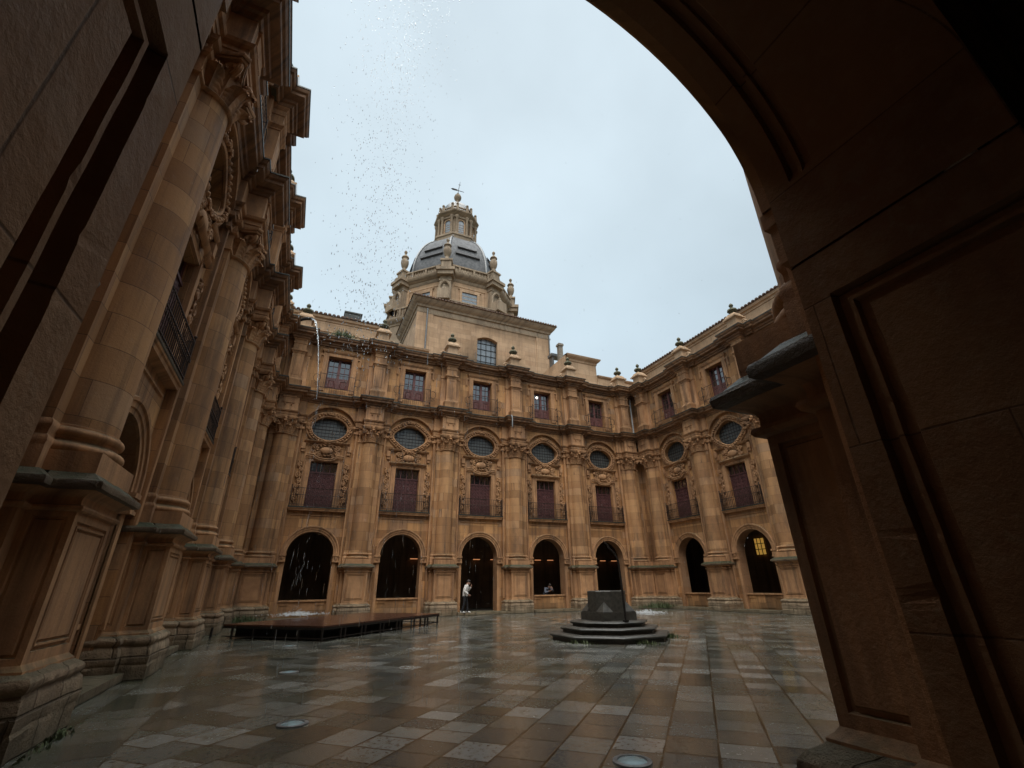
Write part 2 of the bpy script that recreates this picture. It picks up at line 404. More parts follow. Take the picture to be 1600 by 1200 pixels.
def build_capital():
    m = MB(); z0 = 9.18
    m.lathe([(.455, 0), (.50, .01), (.52, .045), (.50, .08), (.46, .09), (.41, .14), (.40, .45), (.43, .65), (.52, .8)], 28)
    for row, (h, w, off, r0, dr_) in enumerate(((.40, .20, 0, .445, .95), (.68, .205, .5, .435, .95), (.60, .075, .25, .42, .7), (.60, .075, .75, .42, .7))):
        for k in range(8):
            a = 2 * pi * (k + off) / 8 + pi / 8; rows = []
            for t, dr, lob in ((0, .03, .85), (.10, .045, .98), (.2, .06, 1.04), (.27, .06, .88), (.36, .08, 1.0), (.46, .10, 1.06), (.53, .10, .86), (.63, .125, .98), (.72, .145, 1.0), (.78, .155, .80), (.88, .20, .86), (.96, .255, .74), (1, .30, .55), (.96, .335, .45), (.86, .34, .32)):
                z = .09 + h * t; r = r0 + dr * dr_; ww = w * lob; line = []
                for q in (-1, -.6, -.15, 0, .15, .6, 1):
                    rr = r - abs(q) * .055 + (.03 if abs(q) == .6 else 0) + (.03 if q == 0 else 0); aa = a + q * ww / max(.3, r)
                    zz = z - (.045 if abs(q) == 1 and lob > .9 else 0)
                    line.append((rr * cos(aa), rr * sin(aa), zz))
                rows.append(line)
            m.grid(rows)
    for k in range(4):
        a = pi / 4 + k * pi / 2; d = Vector((cos(a), sin(a), 0)); c = d * .66 + Vector((0, 0, .70))
        pts = []
        for i in range(26):
            t = i / 25; ang = pi / 2 - 2 * pi * 1.75 * t; r = .15 * (1 - .85 * t)
            pts.append(c + d * (r * cos(ang)) + Vector((0, 0, r * sin(ang))))
        m.tube([d * .42 + Vector((0, 0, .72)), d * .53 + Vector((0, 0, .84))] + pts, [.05] * 2 + [.05 * (1 - .5 * i / 25) for i in range(26)], 6)
        sd = Vector((-sin(a), cos(a), 0))
        m.tube([c - sd * .05, c + sd * .05], [.12, .12], 12)
    for k in range(4):
        a = k * pi / 2; m.ball((.60 * cos(a), .60 * sin(a), .86), (.09, .09, .1), 8, 6)
    ab = []
    for k in range(4):
        a = pi / 4 + k * pi / 2; c = Vector((cos(a), sin(a))); sd = Vector((-sin(a), cos(a)))
        ab += [c * .90 - sd * .07, c * .90 + sd * .07]
        b = a + pi / 4
        for t in (-.5, -.25, 0, .25, .5):
            v = Vector((cos(b), sin(b))) * (.53 + .16 * (abs(t) * 1.4) ** 1.5) + Vector((-sin(b), cos(b))) * (t * .85); ab.append(v)
    for (f0, za, f1, zb) in ((.93, .82, .95, .87), (.97, .87, 1.0, .90), (1.0, .90, 1.0, .96)):
        m.grid([[(p.x * f0, p.y * f0, za) for p in ab], [(p.x * f1, p.y * f1, zb) for p in ab]], True)
    m.add([(p.x, p.y, .96) for p in ab], [tuple(range(len(ab)))])
    m.add([(p.x * .93, p.y * .93, .82) for p in ab], [tuple(range(len(ab)))])
    m.v = [(x, y, z + z0) for x, y, z in m.v]
    return m.mesh('capital', 'carved', angle=50)
def build_pilaster():
    m = MB(); P = [(-.70, -.3), (-.70, .1), (.70, .1), (.70, -.3)]
    m.sweep(P, [(.05, 2.6), (.05, 2.84), (.045, 2.86), (.055, 2.9), (.045, 2.95), (.02, 2.98), (.02, 3.04), (.035, 3.08), (.03, 3.13), (0, 3.17)])
    m.cur = 1; m.sweep(P, [(0, 3.17), (0, 9.2)]); m.cur = 0
    m.sweep(P, [(0, 9.2), (.04, 9.22), (.04, 9.28), (0, 9.3), (0, 9.68), (.06, 9.72), (.08, 9.8), (.02, 9.82), (.02, 10.0), (.1, 10.05), (.12, 10.14), (0, 10.15)])
    # slim strips that frame the bay
    for sg in (-1, 1):
        m.us(min(sg * .80, sg * .88), max(sg * .80, sg * .88), -.06, .0, .8, 10.9)
        m.us(min(sg * .76, sg * 1.02), max(sg * .76, sg * 1.02), -.06, .05, 9.70, 9.82)
        m.us(min(sg * .76, sg * 1.08), max(sg * .76, sg * 1.08), -.06, .08, 10.02, 10.14)
    return m.mesh('pilaster', ['carved', 'shaft'])
EP = [(-.95, -.3), (-.95, .1), (-.52, .1), (-.52, .56), (.52, .56), (.52, .1), (.95, .1), (.95, -.3)]
def build_entablature():
    m = MB()
    m.sweep(EP, [(-.3, 10.12), (.02, 10.13), (.02, 10.26), (.04, 10.27), (.04, 10.40), (.10, 10.43), (.13, 10.50), (.02, 10.52), (0, 10.56), (0, 11.36)])
    # triglyph like drops on the block
    m.us(-.30, .30, .55, .60, 10.95, 11.33)
    for a in (-.16, .16): m.ball((a, -.60, 10.86), (.045, .04, .05), 8, 5)
    m.us(-.34, .34, .55, .63, 11.28, 11.36)
    return m.mesh('entablature_block', 'carved')
def run_path(half, sb, sp, sc, hp):
    p = [(-K + sb, sb)]
    for i in range(6):
        u = i * B; seg = [(u - hp, sb), (u - hp, sp), (u - half, sp), (u - half, sc), (u + half, sc), (u + half, sp), (u + hp, sp), (u + hp, sb)]
        if i == 0: seg = [(u - half, sp if False else sb)] + seg[3:] if hp > K + sb else seg
        p += seg
    p.append((5 * B + K - sb, sb))
    q = [p[0]]
    for a in p[1:]:
        if abs(a[0] - q[-1][0]) + abs(a[1] - q[-1][1]) > 1e-6: q.append(a)
    return q
def build_cornice(z, name, top, out, half, sc, crust=False):
    path = run_path(half, -.05, .1, sc, .95)
    m = MB(); h = top - z
    if not crust:
        m.sweep(path, [(0, z), (.04 * out / .42, z + .03 * h), (.07 * out / .42, z + .2 * h), (.13 * out / .42, z + .24 * h), (.15 * out / .42, z + .40 * h), (.28 * out / .42, z + .46 * h), (.32 * out / .42, z + .52 * h),
                       (.33 * out / .42, z + .70 * h), (.38 * out / .42, z + .76 * h), (.41 * out / .42, z + .88 * h), (out, z + .93 * h), (out, top - .03)], (1, 1), (-1, 1))
        return m.mesh(name, 'cornice')
    m.sweep(path, [(out - .02, top - .035), (out + .018, top - .03), (out + .02, top + .02), (out - .03, top + .045), (-.15, top + .13), (-.5, top + .14)], (1, 1), (-1, 1))
    return m.mesh(name, 'crust')

ARCH_R, ARCH_Z = 1.135, 3.07
NEAR_R, NEAR_DU = 1.15, .015
def intrados_detail(m, uc):
    ARCH_R = NEAR_R; uc = uc + NEAR_DU
    """panelled reveal of the arch one stands in"""
    def jpanel(o, ax, ay, w, h, prof):
        o = Vector(o); ax = Vector(ax); ay = Vector(ay); nn = ax.cross(ay); rows = []; e_ = .06; flip = ax.y < 0
        for i, d in prof:
            c = finer([(i, i), (w - i, i), (w - i, h - i), (i, h - i), (i, i)], .03)[:-1] if False else None
            L = []
            for (a0, b0), (a1, b1), n_ in (((i, i), (w - e_ * i, i), 16), ((w - e_ * i, i), (w - e_ * i, h - i), 90), ((w - e_ * i, h - i), (i, h - i), 16), ((i, h - i), (i, i), 90)) if not flip else (((e_ * i, i), (w - i, i), 16), ((w - i, i), (w - i, h - i), 90), ((w - i, h - i), (e_ * i, h - i), 16), ((e_ * i, h - i), (e_ * i, i), 90)):
                for k in range(n_):
                    q = o + ax * (a0 + (a1 - a0) * k / n_) + ay * (b0 + (b1 - b0) * k / n_) + nn * d
                    if i > 0:
                        g = mnoise.noise(q * 7) ; g2 = max(0, mnoise.noise(q * 16) - .35)
                        q = q + nn * (-.02 * g2) + (ax * .003 * g)
                    L.append(tuple(q))
            rows.append(L)
        m.grid(rows, True)
        i, d = prof[-1]; ny = 40
        m.grid([[tuple(o + ax * ((e_ * i if flip else i) + (w - (1 + e_) * i) * a / 12) + ay * (i + (h - 2 * i) * b / ny) + nn * (d + .0012 * mnoise.noise(Vector((a * .5, b * .4, 3))))) for a in range(13)] for b in range(ny + 1)])
    T = .78; pr = [(0, 0), (.115, 0), (.125, .036), (.160, .036), (.165, .012), (.182, .012), (.188, .036), (.220, .036), (.232, .008)]
    full = pr + [(T * .6, .008), (T, .0)]
    n = 72; rows = []
    for k in range(n + 1):
        th = pi * k / n; f = 1 if 1.5 < k < n - 1.5 else 0
        rows.append([(uc - (ARCH_R + b * f) * cos(th), .2 + a, ARCH_Z + (ARCH_R + b * f) * sin(th)) for a, b in full])
    m.grid(rows)
    for sg in (-1, 1):
        x = uc + sg * ARCH_R
        def band(z0, z1, off=0): m.quad((x + sg * off, .2, z0), (x + sg * off, .2 + T, z0), (x + sg * off, .2 + T, z1), (x + sg * off, .2, z1))
        band(0, .5); band(2.60, 2.685); band(2.685, 2.70, .012); band(2.70, ARCH_Z)
        o = len(m.v)
        if sg > 0: jpanel((x, .2 + T, .5), (0, -1, 0), (0, 0, 1), T, 2.1, [(a, -b) for a, b in pr])
        else: jpanel((x, .2, .5), (0, 1, 0), (0, 0, 1), T, 2.1, [(a, -b) for a, b in pr])

def build_wall(ground_doors=(), detail=None):
    m = MB(); ua, ub = -K - .2, 5 * B + K + .2
    for j in range(5):
        uc = (j + .5) * B; d = (uc - .7, uc + .7, 5.45, 7.95); w = (uc - .68, uc + .68, 12.4, 14.5)
        m.cur = 0
        ra, da = (NEAR_R, NEAR_DU) if j == detail else (ARCH_R, 0)
        m.arch_face(uc - 1.5, uc + 1.5, 0, 5.0, uc + da, ra, ARCH_Z, -.2, 72 if da else 48)
        m.rect_hole(uc - 1.5, uc + 1.5, 5.0, 8.6, d, -.2); m.reveal(d, -.2, -.42)
        m.oval_face(uc - 1.5, uc + 1.5, 8.6, 11.3, uc, 9.92, .98, .72, -.2, -.5)
        e0 = ua if j == 0 else uc - B / 2; e1 = ub if j == 4 else uc + B / 2
        m.arch_face(e0, e1, 0, 11.5, uc, 1.46, 9.72, -.05, 40); m.arch_reveal(uc, 1.46, 0, 9.72, -.05, -.2, 40)
        m.rect_hole(e0, e1, 11.5, 15.4, w, -.1); m.reveal(w, -.1, -.5)
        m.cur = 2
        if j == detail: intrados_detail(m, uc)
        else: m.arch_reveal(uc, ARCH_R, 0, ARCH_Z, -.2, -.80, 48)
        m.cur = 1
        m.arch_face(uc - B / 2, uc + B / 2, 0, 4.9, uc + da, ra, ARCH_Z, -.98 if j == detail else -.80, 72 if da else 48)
        # vault ribs of the gallery
        for k in (-1, 1):
            u = uc + k * B / 2 * .98
            if (k == 1 or j == 0): m.box(u - .18, u + .18, .98, 5.0, 4.55, 4.9)
    m.cur = 0
    m.quad((ua, .1, 11.45), (ub, .1, 11.45), (ub, .05, 11.45), (ua, .05, 11.45))
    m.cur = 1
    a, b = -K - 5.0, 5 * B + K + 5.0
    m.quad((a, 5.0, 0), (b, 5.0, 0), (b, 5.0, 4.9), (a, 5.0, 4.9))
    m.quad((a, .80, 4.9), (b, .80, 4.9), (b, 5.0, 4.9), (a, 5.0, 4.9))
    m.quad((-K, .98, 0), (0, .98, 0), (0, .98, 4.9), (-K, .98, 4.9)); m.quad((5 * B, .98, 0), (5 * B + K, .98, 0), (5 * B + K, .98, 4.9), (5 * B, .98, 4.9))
    m.cur = 0   # roof over the upper rooms
    m.quad((a, .3, 15.4), (b, .3, 15.4), (b, 1.6, 15.9), (a, 1.6, 15.9)); m.quad((a, 1.6, 15.9), (b, 1.6, 15.9), (b, 8.5, 16.0), (a, 8.5, 16.0))
    m.quad((a, 8.5, 0), (b, 8.5, 0), (b, 8.5, 16.0), (a, 8.5, 16.0))
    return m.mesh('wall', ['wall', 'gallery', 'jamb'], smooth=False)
def build_arch_moulding(slim=False):
    ARCH_R = NEAR_R if slim else globals()['ARCH_R']
    m = MB(); n = 40
    prof = [(ARCH_R, -.2), (ARCH_R, -.15), (1.22, -.145), (1.235, -.115), (1.33, -.11), (1.345, -.07), (1.40, -.06), (1.425, -.09), (1.43, -.2)]
    m.grid([[(-r * cos(pi * k / n), -q, ARCH_Z + r * sin(pi * k / n)) for r, q in prof] for k in range(n + 1)])
    for sg in (() if slim else (-1, 1)):
        def ub(a, b, s1, z0, z1): m.us(min(sg * a, sg * b), max(sg * a, sg * b), -.22, s1, z0, z1)
        ub(ARCH_R - .025, 1.46, -.05, 2.98, 3.07); ub(ARCH_R - .01, 1.44, -.09, 2.76, 2.98); ub(ARCH_R - .02, 1.46, -.06, 2.69, 2.76)
        m.tube(spiral(sg * 1.29, 2.87, .075, 1.5, sg, q=-.075), .02, 5)
        ub(ARCH_R, 1.30, -.16, .0, 2.69)
    # keystone scroll and panel lines above the arch
    if slim:
        for sg in (-1, 1):
            def ub(a, b, s1, z0, z1): m.us(min(sg * a, sg * b), max(sg * a, sg * b), -.22, s1, z0, z1)
            ub(ARCH_R + .01, 1.46, -.13, 2.98, 3.07); ub(ARCH_R + .02, 1.44, -.15, 2.76, 2.98)
    m.sweep([(-1.25, -.2), (1.25, -.2)], [(0, 5.0), (.04, 5.01), (.04, 5.05), (0, 5.06)])
    if slim: m.v = [(x + NEAR_DU, y, z) for x, y, z in m.v]
    return m.mesh('arch_moulding', 'carved')
def build_sill():
    m = MB(); m.us(-ARCH_R + .002, ARCH_R - .002, -.62, -.30, 0, .84)
    m.cur = 1; m.us(-ARCH_R + .004, ARCH_R - .004, -.66, -.235, .84, .92); m.cur = 0
    for a in (-.85, .85): m.us(a - .2, a + .2, -.31, -.275, .68, .78)
    m.us(-.55, .55, -.31, -.285, .2, .7)
    return m.mesh('sill_wall', ['wall', 'carved'])
def cartouche(m, zc, w, h, q, lobed):
    m.ball((0, -q, zc), (w * .24, .10, h * .30), 14, 8)
    for k in range(14):
        a = 2 * pi * k / 14; m.ball((w * .33 * cos(a), -q - .02, zc + h * .40 * sin(a)), (.06, .05, .05), 6, 4)
    for sg in (-1, 1):
        m.tube(spiral(sg * w * .40, zc + h * .22, .15, 1.6, sg, q=q + .03), .035, 5)
        m.tube(spiral(sg * w * .40, zc - h * .20, .13, 1.6, sg, pi, q=q + .03), .035, 5)
        m.tube(spiral(sg * w * .26, zc - h * .42, .09, 1.4, sg, pi / 2, q=q + .03), .03, 5)
        for k in range(7): m.ball((sg * w * (.16 + .05 * k), -q - .01, zc + h * .48 - .02 * k * k * .3), (.05, .05, .045), 6, 4)
    rnd = random.Random(5 + lobed)
    for k in range(26):
        a = rnd.uniform(0, 2 * pi); r = rnd.uniform(.55, 1)
        m.ball((w * .46 * r * cos(a), -q - .01, zc + h * .45 * r * sin(a)), (rnd.uniform(.03, .07), .05, rnd.uniform(.03, .06)), 6, 4)
def build_surround(lobed):
    m = MB(); q = -.2
    # door architrave
    for a, b, s1 in ((.72, .80, -.10), (.80, .97, -.13)):
        for sg in (-1, 1): m.us(min(sg * a, sg * b), max(sg * a, sg * b), -.22, s1, 5.5, 8.06)
    m.us(-.97, .97, -.22, -.13, 7.96, 8.12)
    if lobed:
        m.sweep([(-1.02, -.2), (-1.02, -.08), (-.55, -.08), (-.55, -.04), (.55, -.04), (.55, -.08), (1.02, -.08), (1.02, -.2)], [(0, 8.12), (.06, 8.16), (.10, 8.25), (.02, 8.3), (0, 8.32)])
        m.sweep([(-1.15, -.2), (-1.15, -.12), (-.5, -.12)], [(0, 8.98), (.05, 9.0), (.09, 9.1), (0, 9.14)])
        m.sweep([(.5, -.12), (1.15, -.12), (1.15, -.2)], [(0, 8.98), (.05, 9.0), (.09, 9.1), (0, 9.14)])
    else:
        m.sweep([(-1.12, -.2), (-1.12, -.10), (1.12, -.10), (1.12, -.2)], [(0, 8.98), (.05, 9.0), (.10, 9.1), (0, 9.15)])
        pts = [(-1.0, 8.22), (-.62, 8.22), (-.50, 8.1), (-.3, 8.02), (0, 8.0), (.3, 8.02), (.5, 8.1), (.62, 8.22), (1.0, 8.22)]
        m.tube([(a, .06, b) for a, b in pts], .06, 6); m.tube([(a, .02, b + .1) for a, b in pts], .04, 6)
    cartouche(m, 8.6, 1.5, .72, -.13, lobed)
    # hanging scroll work on both sides of the door
    rnd = random.Random(11)
    for sg in (-1, 1):
        m.us(min(sg * 1.0, sg * 1.06), max(sg * 1.0, sg * 1.06), -.22, -.14, 5.55, 8.7)
        m.us(min(sg * 1.12, sg * 1.34), max(sg * 1.12, sg * 1.34), -.22, -.07, 8.62, 8.95); m.us(min(sg * 1.12, sg * 1.30), max(sg * 1.12, sg * 1.30), -.22, -.12, 8.45, 8.62)
        z = 5.75
        for k, (r, dd) in enumerate(((.14, 1), (.11, -1), (.15, 1), (.12, -1), (.16, 1), (.10, -1), (.12, 1))):
            m.tube(spiral(sg * (1.20 + .03 * dd), z + r, r, 1.5, sg * dd, -pi / 2, q=-.12), .035, 5)
            for i in range(3): m.ball((sg * (1.2 + rnd.uniform(-.12, .12)), .14, z + rnd.uniform(0, .3)), (.045, .05, .05), 6, 4)
            z += 2 * r + .05
        m.tube([(sg * 1.2, .15, 5.6), (sg * 1.27, .13, 6.3), (sg * 1.15, .13, 7.0), (sg * 1.25, .14, 7.7)], .03, 5)
    return m.mesh('door_surround', 'carved', angle=50)
def build_door():
    m = MB(); m.us(-.7, .7, -.42, -.35, 5.45, 7.34)
    for c in range(6):
        for r in range(9):
            u0 = -.68 + c * .228 + (.01 if c >= 3 else 0); z0 = 5.5 + r * .203; g = .028
            w = .205; q = -.35
            m.panel((u0, -q, z0), (1, 0, 0), (0, 0, 1), w, .185, [(0, 0), (0, .022), (.02, .03), (.045, .002), (.055, .024)])
    m.us(-.7, .7, -.42, -.30, 7.33, 7.40); m.us(-.02, .02, -.4, -.32, 5.45, 7.33)
    return m.mesh('balcony_door', 'door')
def build_transom():
    m = MB(); m.us(-.7, .7, -.42, -.40, 7.40, 7.95); m.cur = 1
    for k in range(5): m.us(-.7 + k * .35 - .022, -.7 + k * .35 + .022, -.40, -.36, 7.40, 7.95)
    return m.mesh('transom_window', ['glass', 'frame'])
def bar(m, u, q, z0, z1, r=.008, knob=True):
    m.box(u - r, u + r, -q - r, -q + r, z0, z1)
    if knob: m.box(u - r * 1.9, u + r * 1.9, -q - r * 1.9, -q + r * 1.9, z0 + (z1 - z0) * .45, z0 + (z1 - z0) * .52)
def build_balcony():
    m = MB(); m.sweep([(-1.40, -.2), (-1.40, .0), (1.40, .0), (1.40, -.2)], [(-.2, 5.24), (.0, 5.25), (.01, 5.32), (.04, 5.34), (.05, 5.38)])
    m.cur = 1; m.sweep([(-1.40, -.2), (-1.40, .0), (1.40, .0), (1.40, -.2)], [(.05, 5.38), (.065, 5.40), (.065, 5.45), (-.3, 5.455)])
    m.us(-1.2, 1.2, -.3, -.05, 5.44, 5.456)
    return m.mesh('balcony', ['carved', 'crust'])
def build_railing():
    m = MB(); q = .03
    for z in (5.55, 6.05, 6.42): m.box(-1.40, 1.40, -q - .014, -q + .014, z - .012, z + .012)
    for sg in (-1, 1):
        for z in (5.55, 6.05, 6.42): m.us(sg * 1.40 - .014, sg * 1.40 + .014, -.2, q, z - .012, z + .012)
        bar(m, sg * 1.40, q, 5.45, 6.50, .018); m.ball((sg * 1.40, -q, 6.54), .035, 8, 5)
        for k in range(1, 3): bar(m, sg * 1.40, -.2 + .075 * k, 5.45, 6.42)
    for k in range(1, 24): bar(m, -1.40 + 2.8 * k / 24, q, 5.45, 6.42)
    return m.mesh('railing', 'rust', smooth=False)
def ell(lobed, a, b, t):
    c, w = cos(t), sin(t); f = 1.0
    if lobed: f = 1 + .06 * abs(cos(2 * t)) ** 4 * 1.3 - .05 * abs(sin(2 * t)) ** 2
    return a * c * f, b * w * f
def build_oval(lobed):
    m = MB(); n = 40
    m.add([(.97 * cos(2 * pi * k / n), .46, 9.92 + .71 * sin(2 * pi * k / n)) for k in range(n)], [tuple(range(n))]); m.cur = 1
    for k in range(-4, 5):
        u = k * .2; h = .70 * sqrt(max(0, 1 - (u / .97) ** 2)); m.us(u - .009, u + .009, -.46, -.445, 9.92 - h, 9.92 + h)
    for k in range(-3, 4):
        z = k * .2; h = .96 * sqrt(max(0, 1 - (z / .71) ** 2)); m.us(-h, h, -.46, -.443, 9.92 + z - (.02 if k == 0 else .009), 9.92 + z + (.02 if k == 0 else .009))
    return m.mesh('oval_window', ['leaded', 'iron'])
def build_wreath(lobed):
    m = MB(); n = 56
    for (a, b, r, q) in ((1.0, .74, .055, -.16), (1.24, .97, .05, -.15)):
        pts = [(*ell(lobed, a, b, 2 * pi * k / n),) for k in range(n + 1)]
        m.tube([(u, -q, 9.92 + z) for u, z in pts], r, 6, False)
    rnd = random.Random(3 + lobed)
    N = 40
    for k in range(N):
        t = 2 * pi * k / N; u, z = ell(lobed, 1.12, .855, t)
        m.ball((u + rnd.uniform(-.02, .02), .12 + rnd.uniform(-.02, .01), 9.92 + z + rnd.uniform(-.02, .02)), (rnd.uniform(.055, .085), .085, rnd.uniform(.055, .085)), 7, 5)
        if k % 2: m.ball((u * 1.03, .07, 9.92 + z * 1.04), (.04, .05, .04), 6, 4)
    for t in (pi / 2, 0, pi, 3 * pi / 2):
        u, z = ell(lobed, 1.13, .87, t)
        for d in (-1, 1): m.tube(spiral(u + d * .12 * abs(sin(t)), 9.92 + z + d * .12 * abs(cos(t)), .10, 1.4, d, q=-.06), .03, 5)
    # flat dish between the two rings
    a = [ell(lobed, 1.0, .74, 2 * pi * k / n) for k in range(n)]; b = [ell(lobed, 1.24, .97, 2 * pi * k / n) for k in range(n)]
    m.grid([[(u, .17, 9.92 + z) for u, z in a], [(u, .17, 9.92 + z) for u, z in b], [(u * 1.03, .2, 9.92 + z * 1.03) for u, z in b]], True)
    # outer arch bead on the recess edge
    m.tube([(-1.50, .03, .9)] + [(-1.50 * cos(pi * k / 40), .03, 9.72 + 1.50 * sin(pi * k / 40)) for k in range(41)] + [(1.50, .03, .9)], .045, 6)
    return m.mesh('window_wreath', 'carved', angle=50)
def build_upper_pilaster():
    m = MB(); P = [(-.33, -.3), (-.33, .36), (.33, .36), (.33, -.3)]; W = [(-.62, -.3), (-.62, .02), (.62, .02), (.62, -.3)]
    m.sweep(W, [(.03, 11.9), (.03, 12.55), (0, 12.6), (0, 14.2), (.04, 14.25), (.05, 14.4), (0, 14.42), (0, 15.2)])
    m.sweep(P, [(.10, 11.9), (.10, 12.38), (.12, 12.42), (.12, 12.48), (.06, 12.52), (.05, 12.58), (0, 12.62), (0, 14.16), (.03, 14.18), (.03, 14.22), (.07, 14.27), (.11, 14.31), (.11, 14.38), (.02, 14.4),
                (.02, 14.78), (.05, 14.8), (.06, 14.9), (.03, 14.92), (.03, 15.02), (.10, 15.08), (.14, 15.2)])
    m.panel((-.25, -.36, 12.75), (1, 0, 0), (0, 0, 1), .5, 1.3, [(0, 0), (.02, .0), (.03, .012), (.06, .012), (.07, 0), (.08, .002)])
    return m.mesh('upper_pilaster', 'carved')
def build_upper_window():
    m = MB(); m.us(-.68, .68, -.5, -.47, 12.4, 14.5); m.cur = 1
    for a, b, z0, z1 in ((-.68, -.60, 12.4, 14.5), (.60, .68, 12.4, 14.5), (-.08, .08, 12.4, 14.5), (-.6, .6, 14.42, 14.5), (-.6, .6, 13.14, 13.24), (-.6, .6, 12.4, 12.48)):
        m.us(a, b, -.48, -.40 if abs(a) < .1 else -.42, z0, z1)
    for sg in (-1, 1):
        a, b = (-.60, -.08) if sg < 0 else (.08, .60)
        m.panel((a, .44, 12.48), (1, 0, 0), (0, 0, 1), b - a, .66, [(0, 0), (.05, .02), (.08, .02), (.11, -.01), (.14, .015)])
        m.us((a + b) / 2 - .016, (a + b) / 2 + .016, -.47, -.435, 13.24, 14.42)
        for z in (13.62, 14.02): m.us(a, b, -.47, -.436, z - .014, z + .014)
    return m.mesh('upper_window', ['glass', 'frame'])
def build_upper_surround():
    m = MB(); q = -.1
    for sg in (-1, 1):
        m.us(min(sg * .70, sg * .95), max(sg * .70, sg * .95), -.12, -.05, 12.2, 14.75); m.us(min(sg * .95, sg * 1.0), max(sg * .95, sg * 1.0), -.12, -.02, 12.2, 14.8)
        m.us(min(sg * 1.0, sg * 1.22), max(sg * 1.0, sg * 1.22), -.12, -.04, 14.50, 14.60); m.us(min(sg * 1.14, sg * 1.22), max(sg * 1.14, sg * 1.22), -.12, -.03, 14.1, 14.5)
        m.tube(spiral(sg * 1.18, 14.06, .06, 1.3, sg, q=-.05), .025, 5)
    m.us(-.95, .95, -.12, -.05, 14.52, 14.75)
    m.sweep([(-1.0, -.1), (-1.0, -.04), (1.0, -.04), (1.0, -.1)], [(0, 14.72), (.05, 14.76), (.10, 14.84), (.12, 14.9), (0, 14.93)])
    return m.mesh('upper_surround', 'carved')
def build_upper_railing():
    m = MB(); q = .22
    for z in (12.30, 13.18): m.box(-1.0, 1.0, -q - .013, -q + .013, z - .012, z + .012)
    for k in range(0, 17): bar(m, -1.0 + 2.0 * k / 16, q, 12.0, 13.18, .006)
    for sg in (-1, 1):
        bar(m, sg * 1.0, q, 12.0, 13.30, .018)
        m.tube([(sg * (1.16 + .19 * cos(2 * pi * k / 16)), -q, 12.85 + .25 * sin(2 * pi * k / 16)) for k in range(17)], .014, 5)
        m.tube(spiral(sg * 1.16, 12.45, .11, 1.3, sg, q=q), .012, 5)
        for z in (12.3, 13.18): m.us(sg * 1.0 - .012, sg * 1.0 + .012, -.1, q, z - .012, z + .012)
    return m.mesh('railing', 'rust', smooth=False)
def build_finial():
    m = MB()
    m.cur = 0
    P = [(-.34, -.36), (-.34, .30), (.34, .30), (.34, -.36), (-.34, -.36)]
    def sq(z0, z1, h0, h1): m.grid([[(-h0, -h0, z0), (h0, -h0, z0), (h0, h0, z0), (-h0, h0, z0)], [(-h1, -h1, z1), (h1, -h1, z1), (h1, h1, z1), (-h1, h1, z1)]], True)
    for a in ((15.8, 16.05, .46, .46), (16.05, 16.12, .46, .36), (16.12, 16.55, .34, .34), (16.55, 16.62, .36, .46), (16.62, 16.72, .48, .48), (16.72, 17.0, .44, .26)): sq(*a)
    for sg in (-1, 1):
        m.tube(spiral(sg * .56, 16.14, .20, 1.4, sg, q=0), .06, 6)
    m.cur = 1
    m.lathe([(.24, 17.0), (.15, 17.06), (.13, 17.12), (.22, 17.18), (.31, 17.28), (.28, 17.38), (.17, 17.44), (.09, 17.5), (.07, 17.56), (.12, 17.62), (.14, 17.69), (.10, 17.78), (.03, 17.84), (.0, 17.88)], 14)
    return m.mesh('finial', ['church', 'moss'])
def build_attic(u0, u1, name='attic_wall', top=18.15):
    m = MB(); q = -1.5
    m.us(u0, u1, -8.0, q, 15.7, top - .12)
    m.sweep([(u0, q), (u1, q)], [(0, 16.9), (.05, 16.92), (.05, 17.0), (0, 17.02)])
    m.sweep([(u0, q), (u1, q)], [(0, top - .5), (.05, top - .46), (.06, top - .34), (.16, top - .28), (.2, top - .14), (.2, top - .1)])
    return m.mesh(name, 'church')
def build_eave(u0, u1, top=18.15):
    m = MB(); q = -1.28; n = int((u1 - u0) / .27)
    m.us(u0, u1, -8, q + .02, top - .11, top - .06)
    for k in range(n):
        u = u0 + (k + .5) * (u1 - u0) / n
        pts = [[(u - .115 * cos(pi * i / 6), -s_, z + .105 * sin(pi * i / 6)) for i in range(7)] for s_, z in ((q + .07, top - .06), (-2.2, top + .08), (-8, top + .95))]
        m.grid(pts); m.add(pts[0], [tuple(range(7))])
    m.quad((u0, -q - .0, top - .06), (u1, -q - .0, top - .06), (u1, 8, top + .94), (u0, 8, top + .94))
    return m.mesh('tiled_eave', 'tile')

MS = dict(pedestal=build_pedestal(), base=build_base(), shaft=build_shaft(), capital=build_capital(), pilaster=build_pilaster(), ent=build_entablature(),
          arch=build_arch_moulding(), archslim=build_arch_moulding(True), sill=build_sill(), sur0=build_surround(0), sur1=build_surround(1), door=build_door(), transom=build_transom(),
          balcony=build_balcony(), railing=build_railing(), oval0=build_oval(0), oval1=build_oval(1), wr0=build_wreath(0), wr1=build_wreath(1),
          upil=build_upper_pilaster(), uwin=build_upper_window(), usur=build_upper_surround(), urail=build_upper_railing(), fin=build_finial(),
          c1=build_cornice(11.32, 'lower_cornice', 11.86, .44, .52, .56), k1=build_cornice(11.32, 'cornice_capping', 11.86, .44, .52, .56, True),
          c2=build_cornice(15.12, 'upper_cornice', 15.70, .46, .42, .50), k2=build_cornice(15.12, 'cornice_capping', 15.70, .46, .42, .50, True))

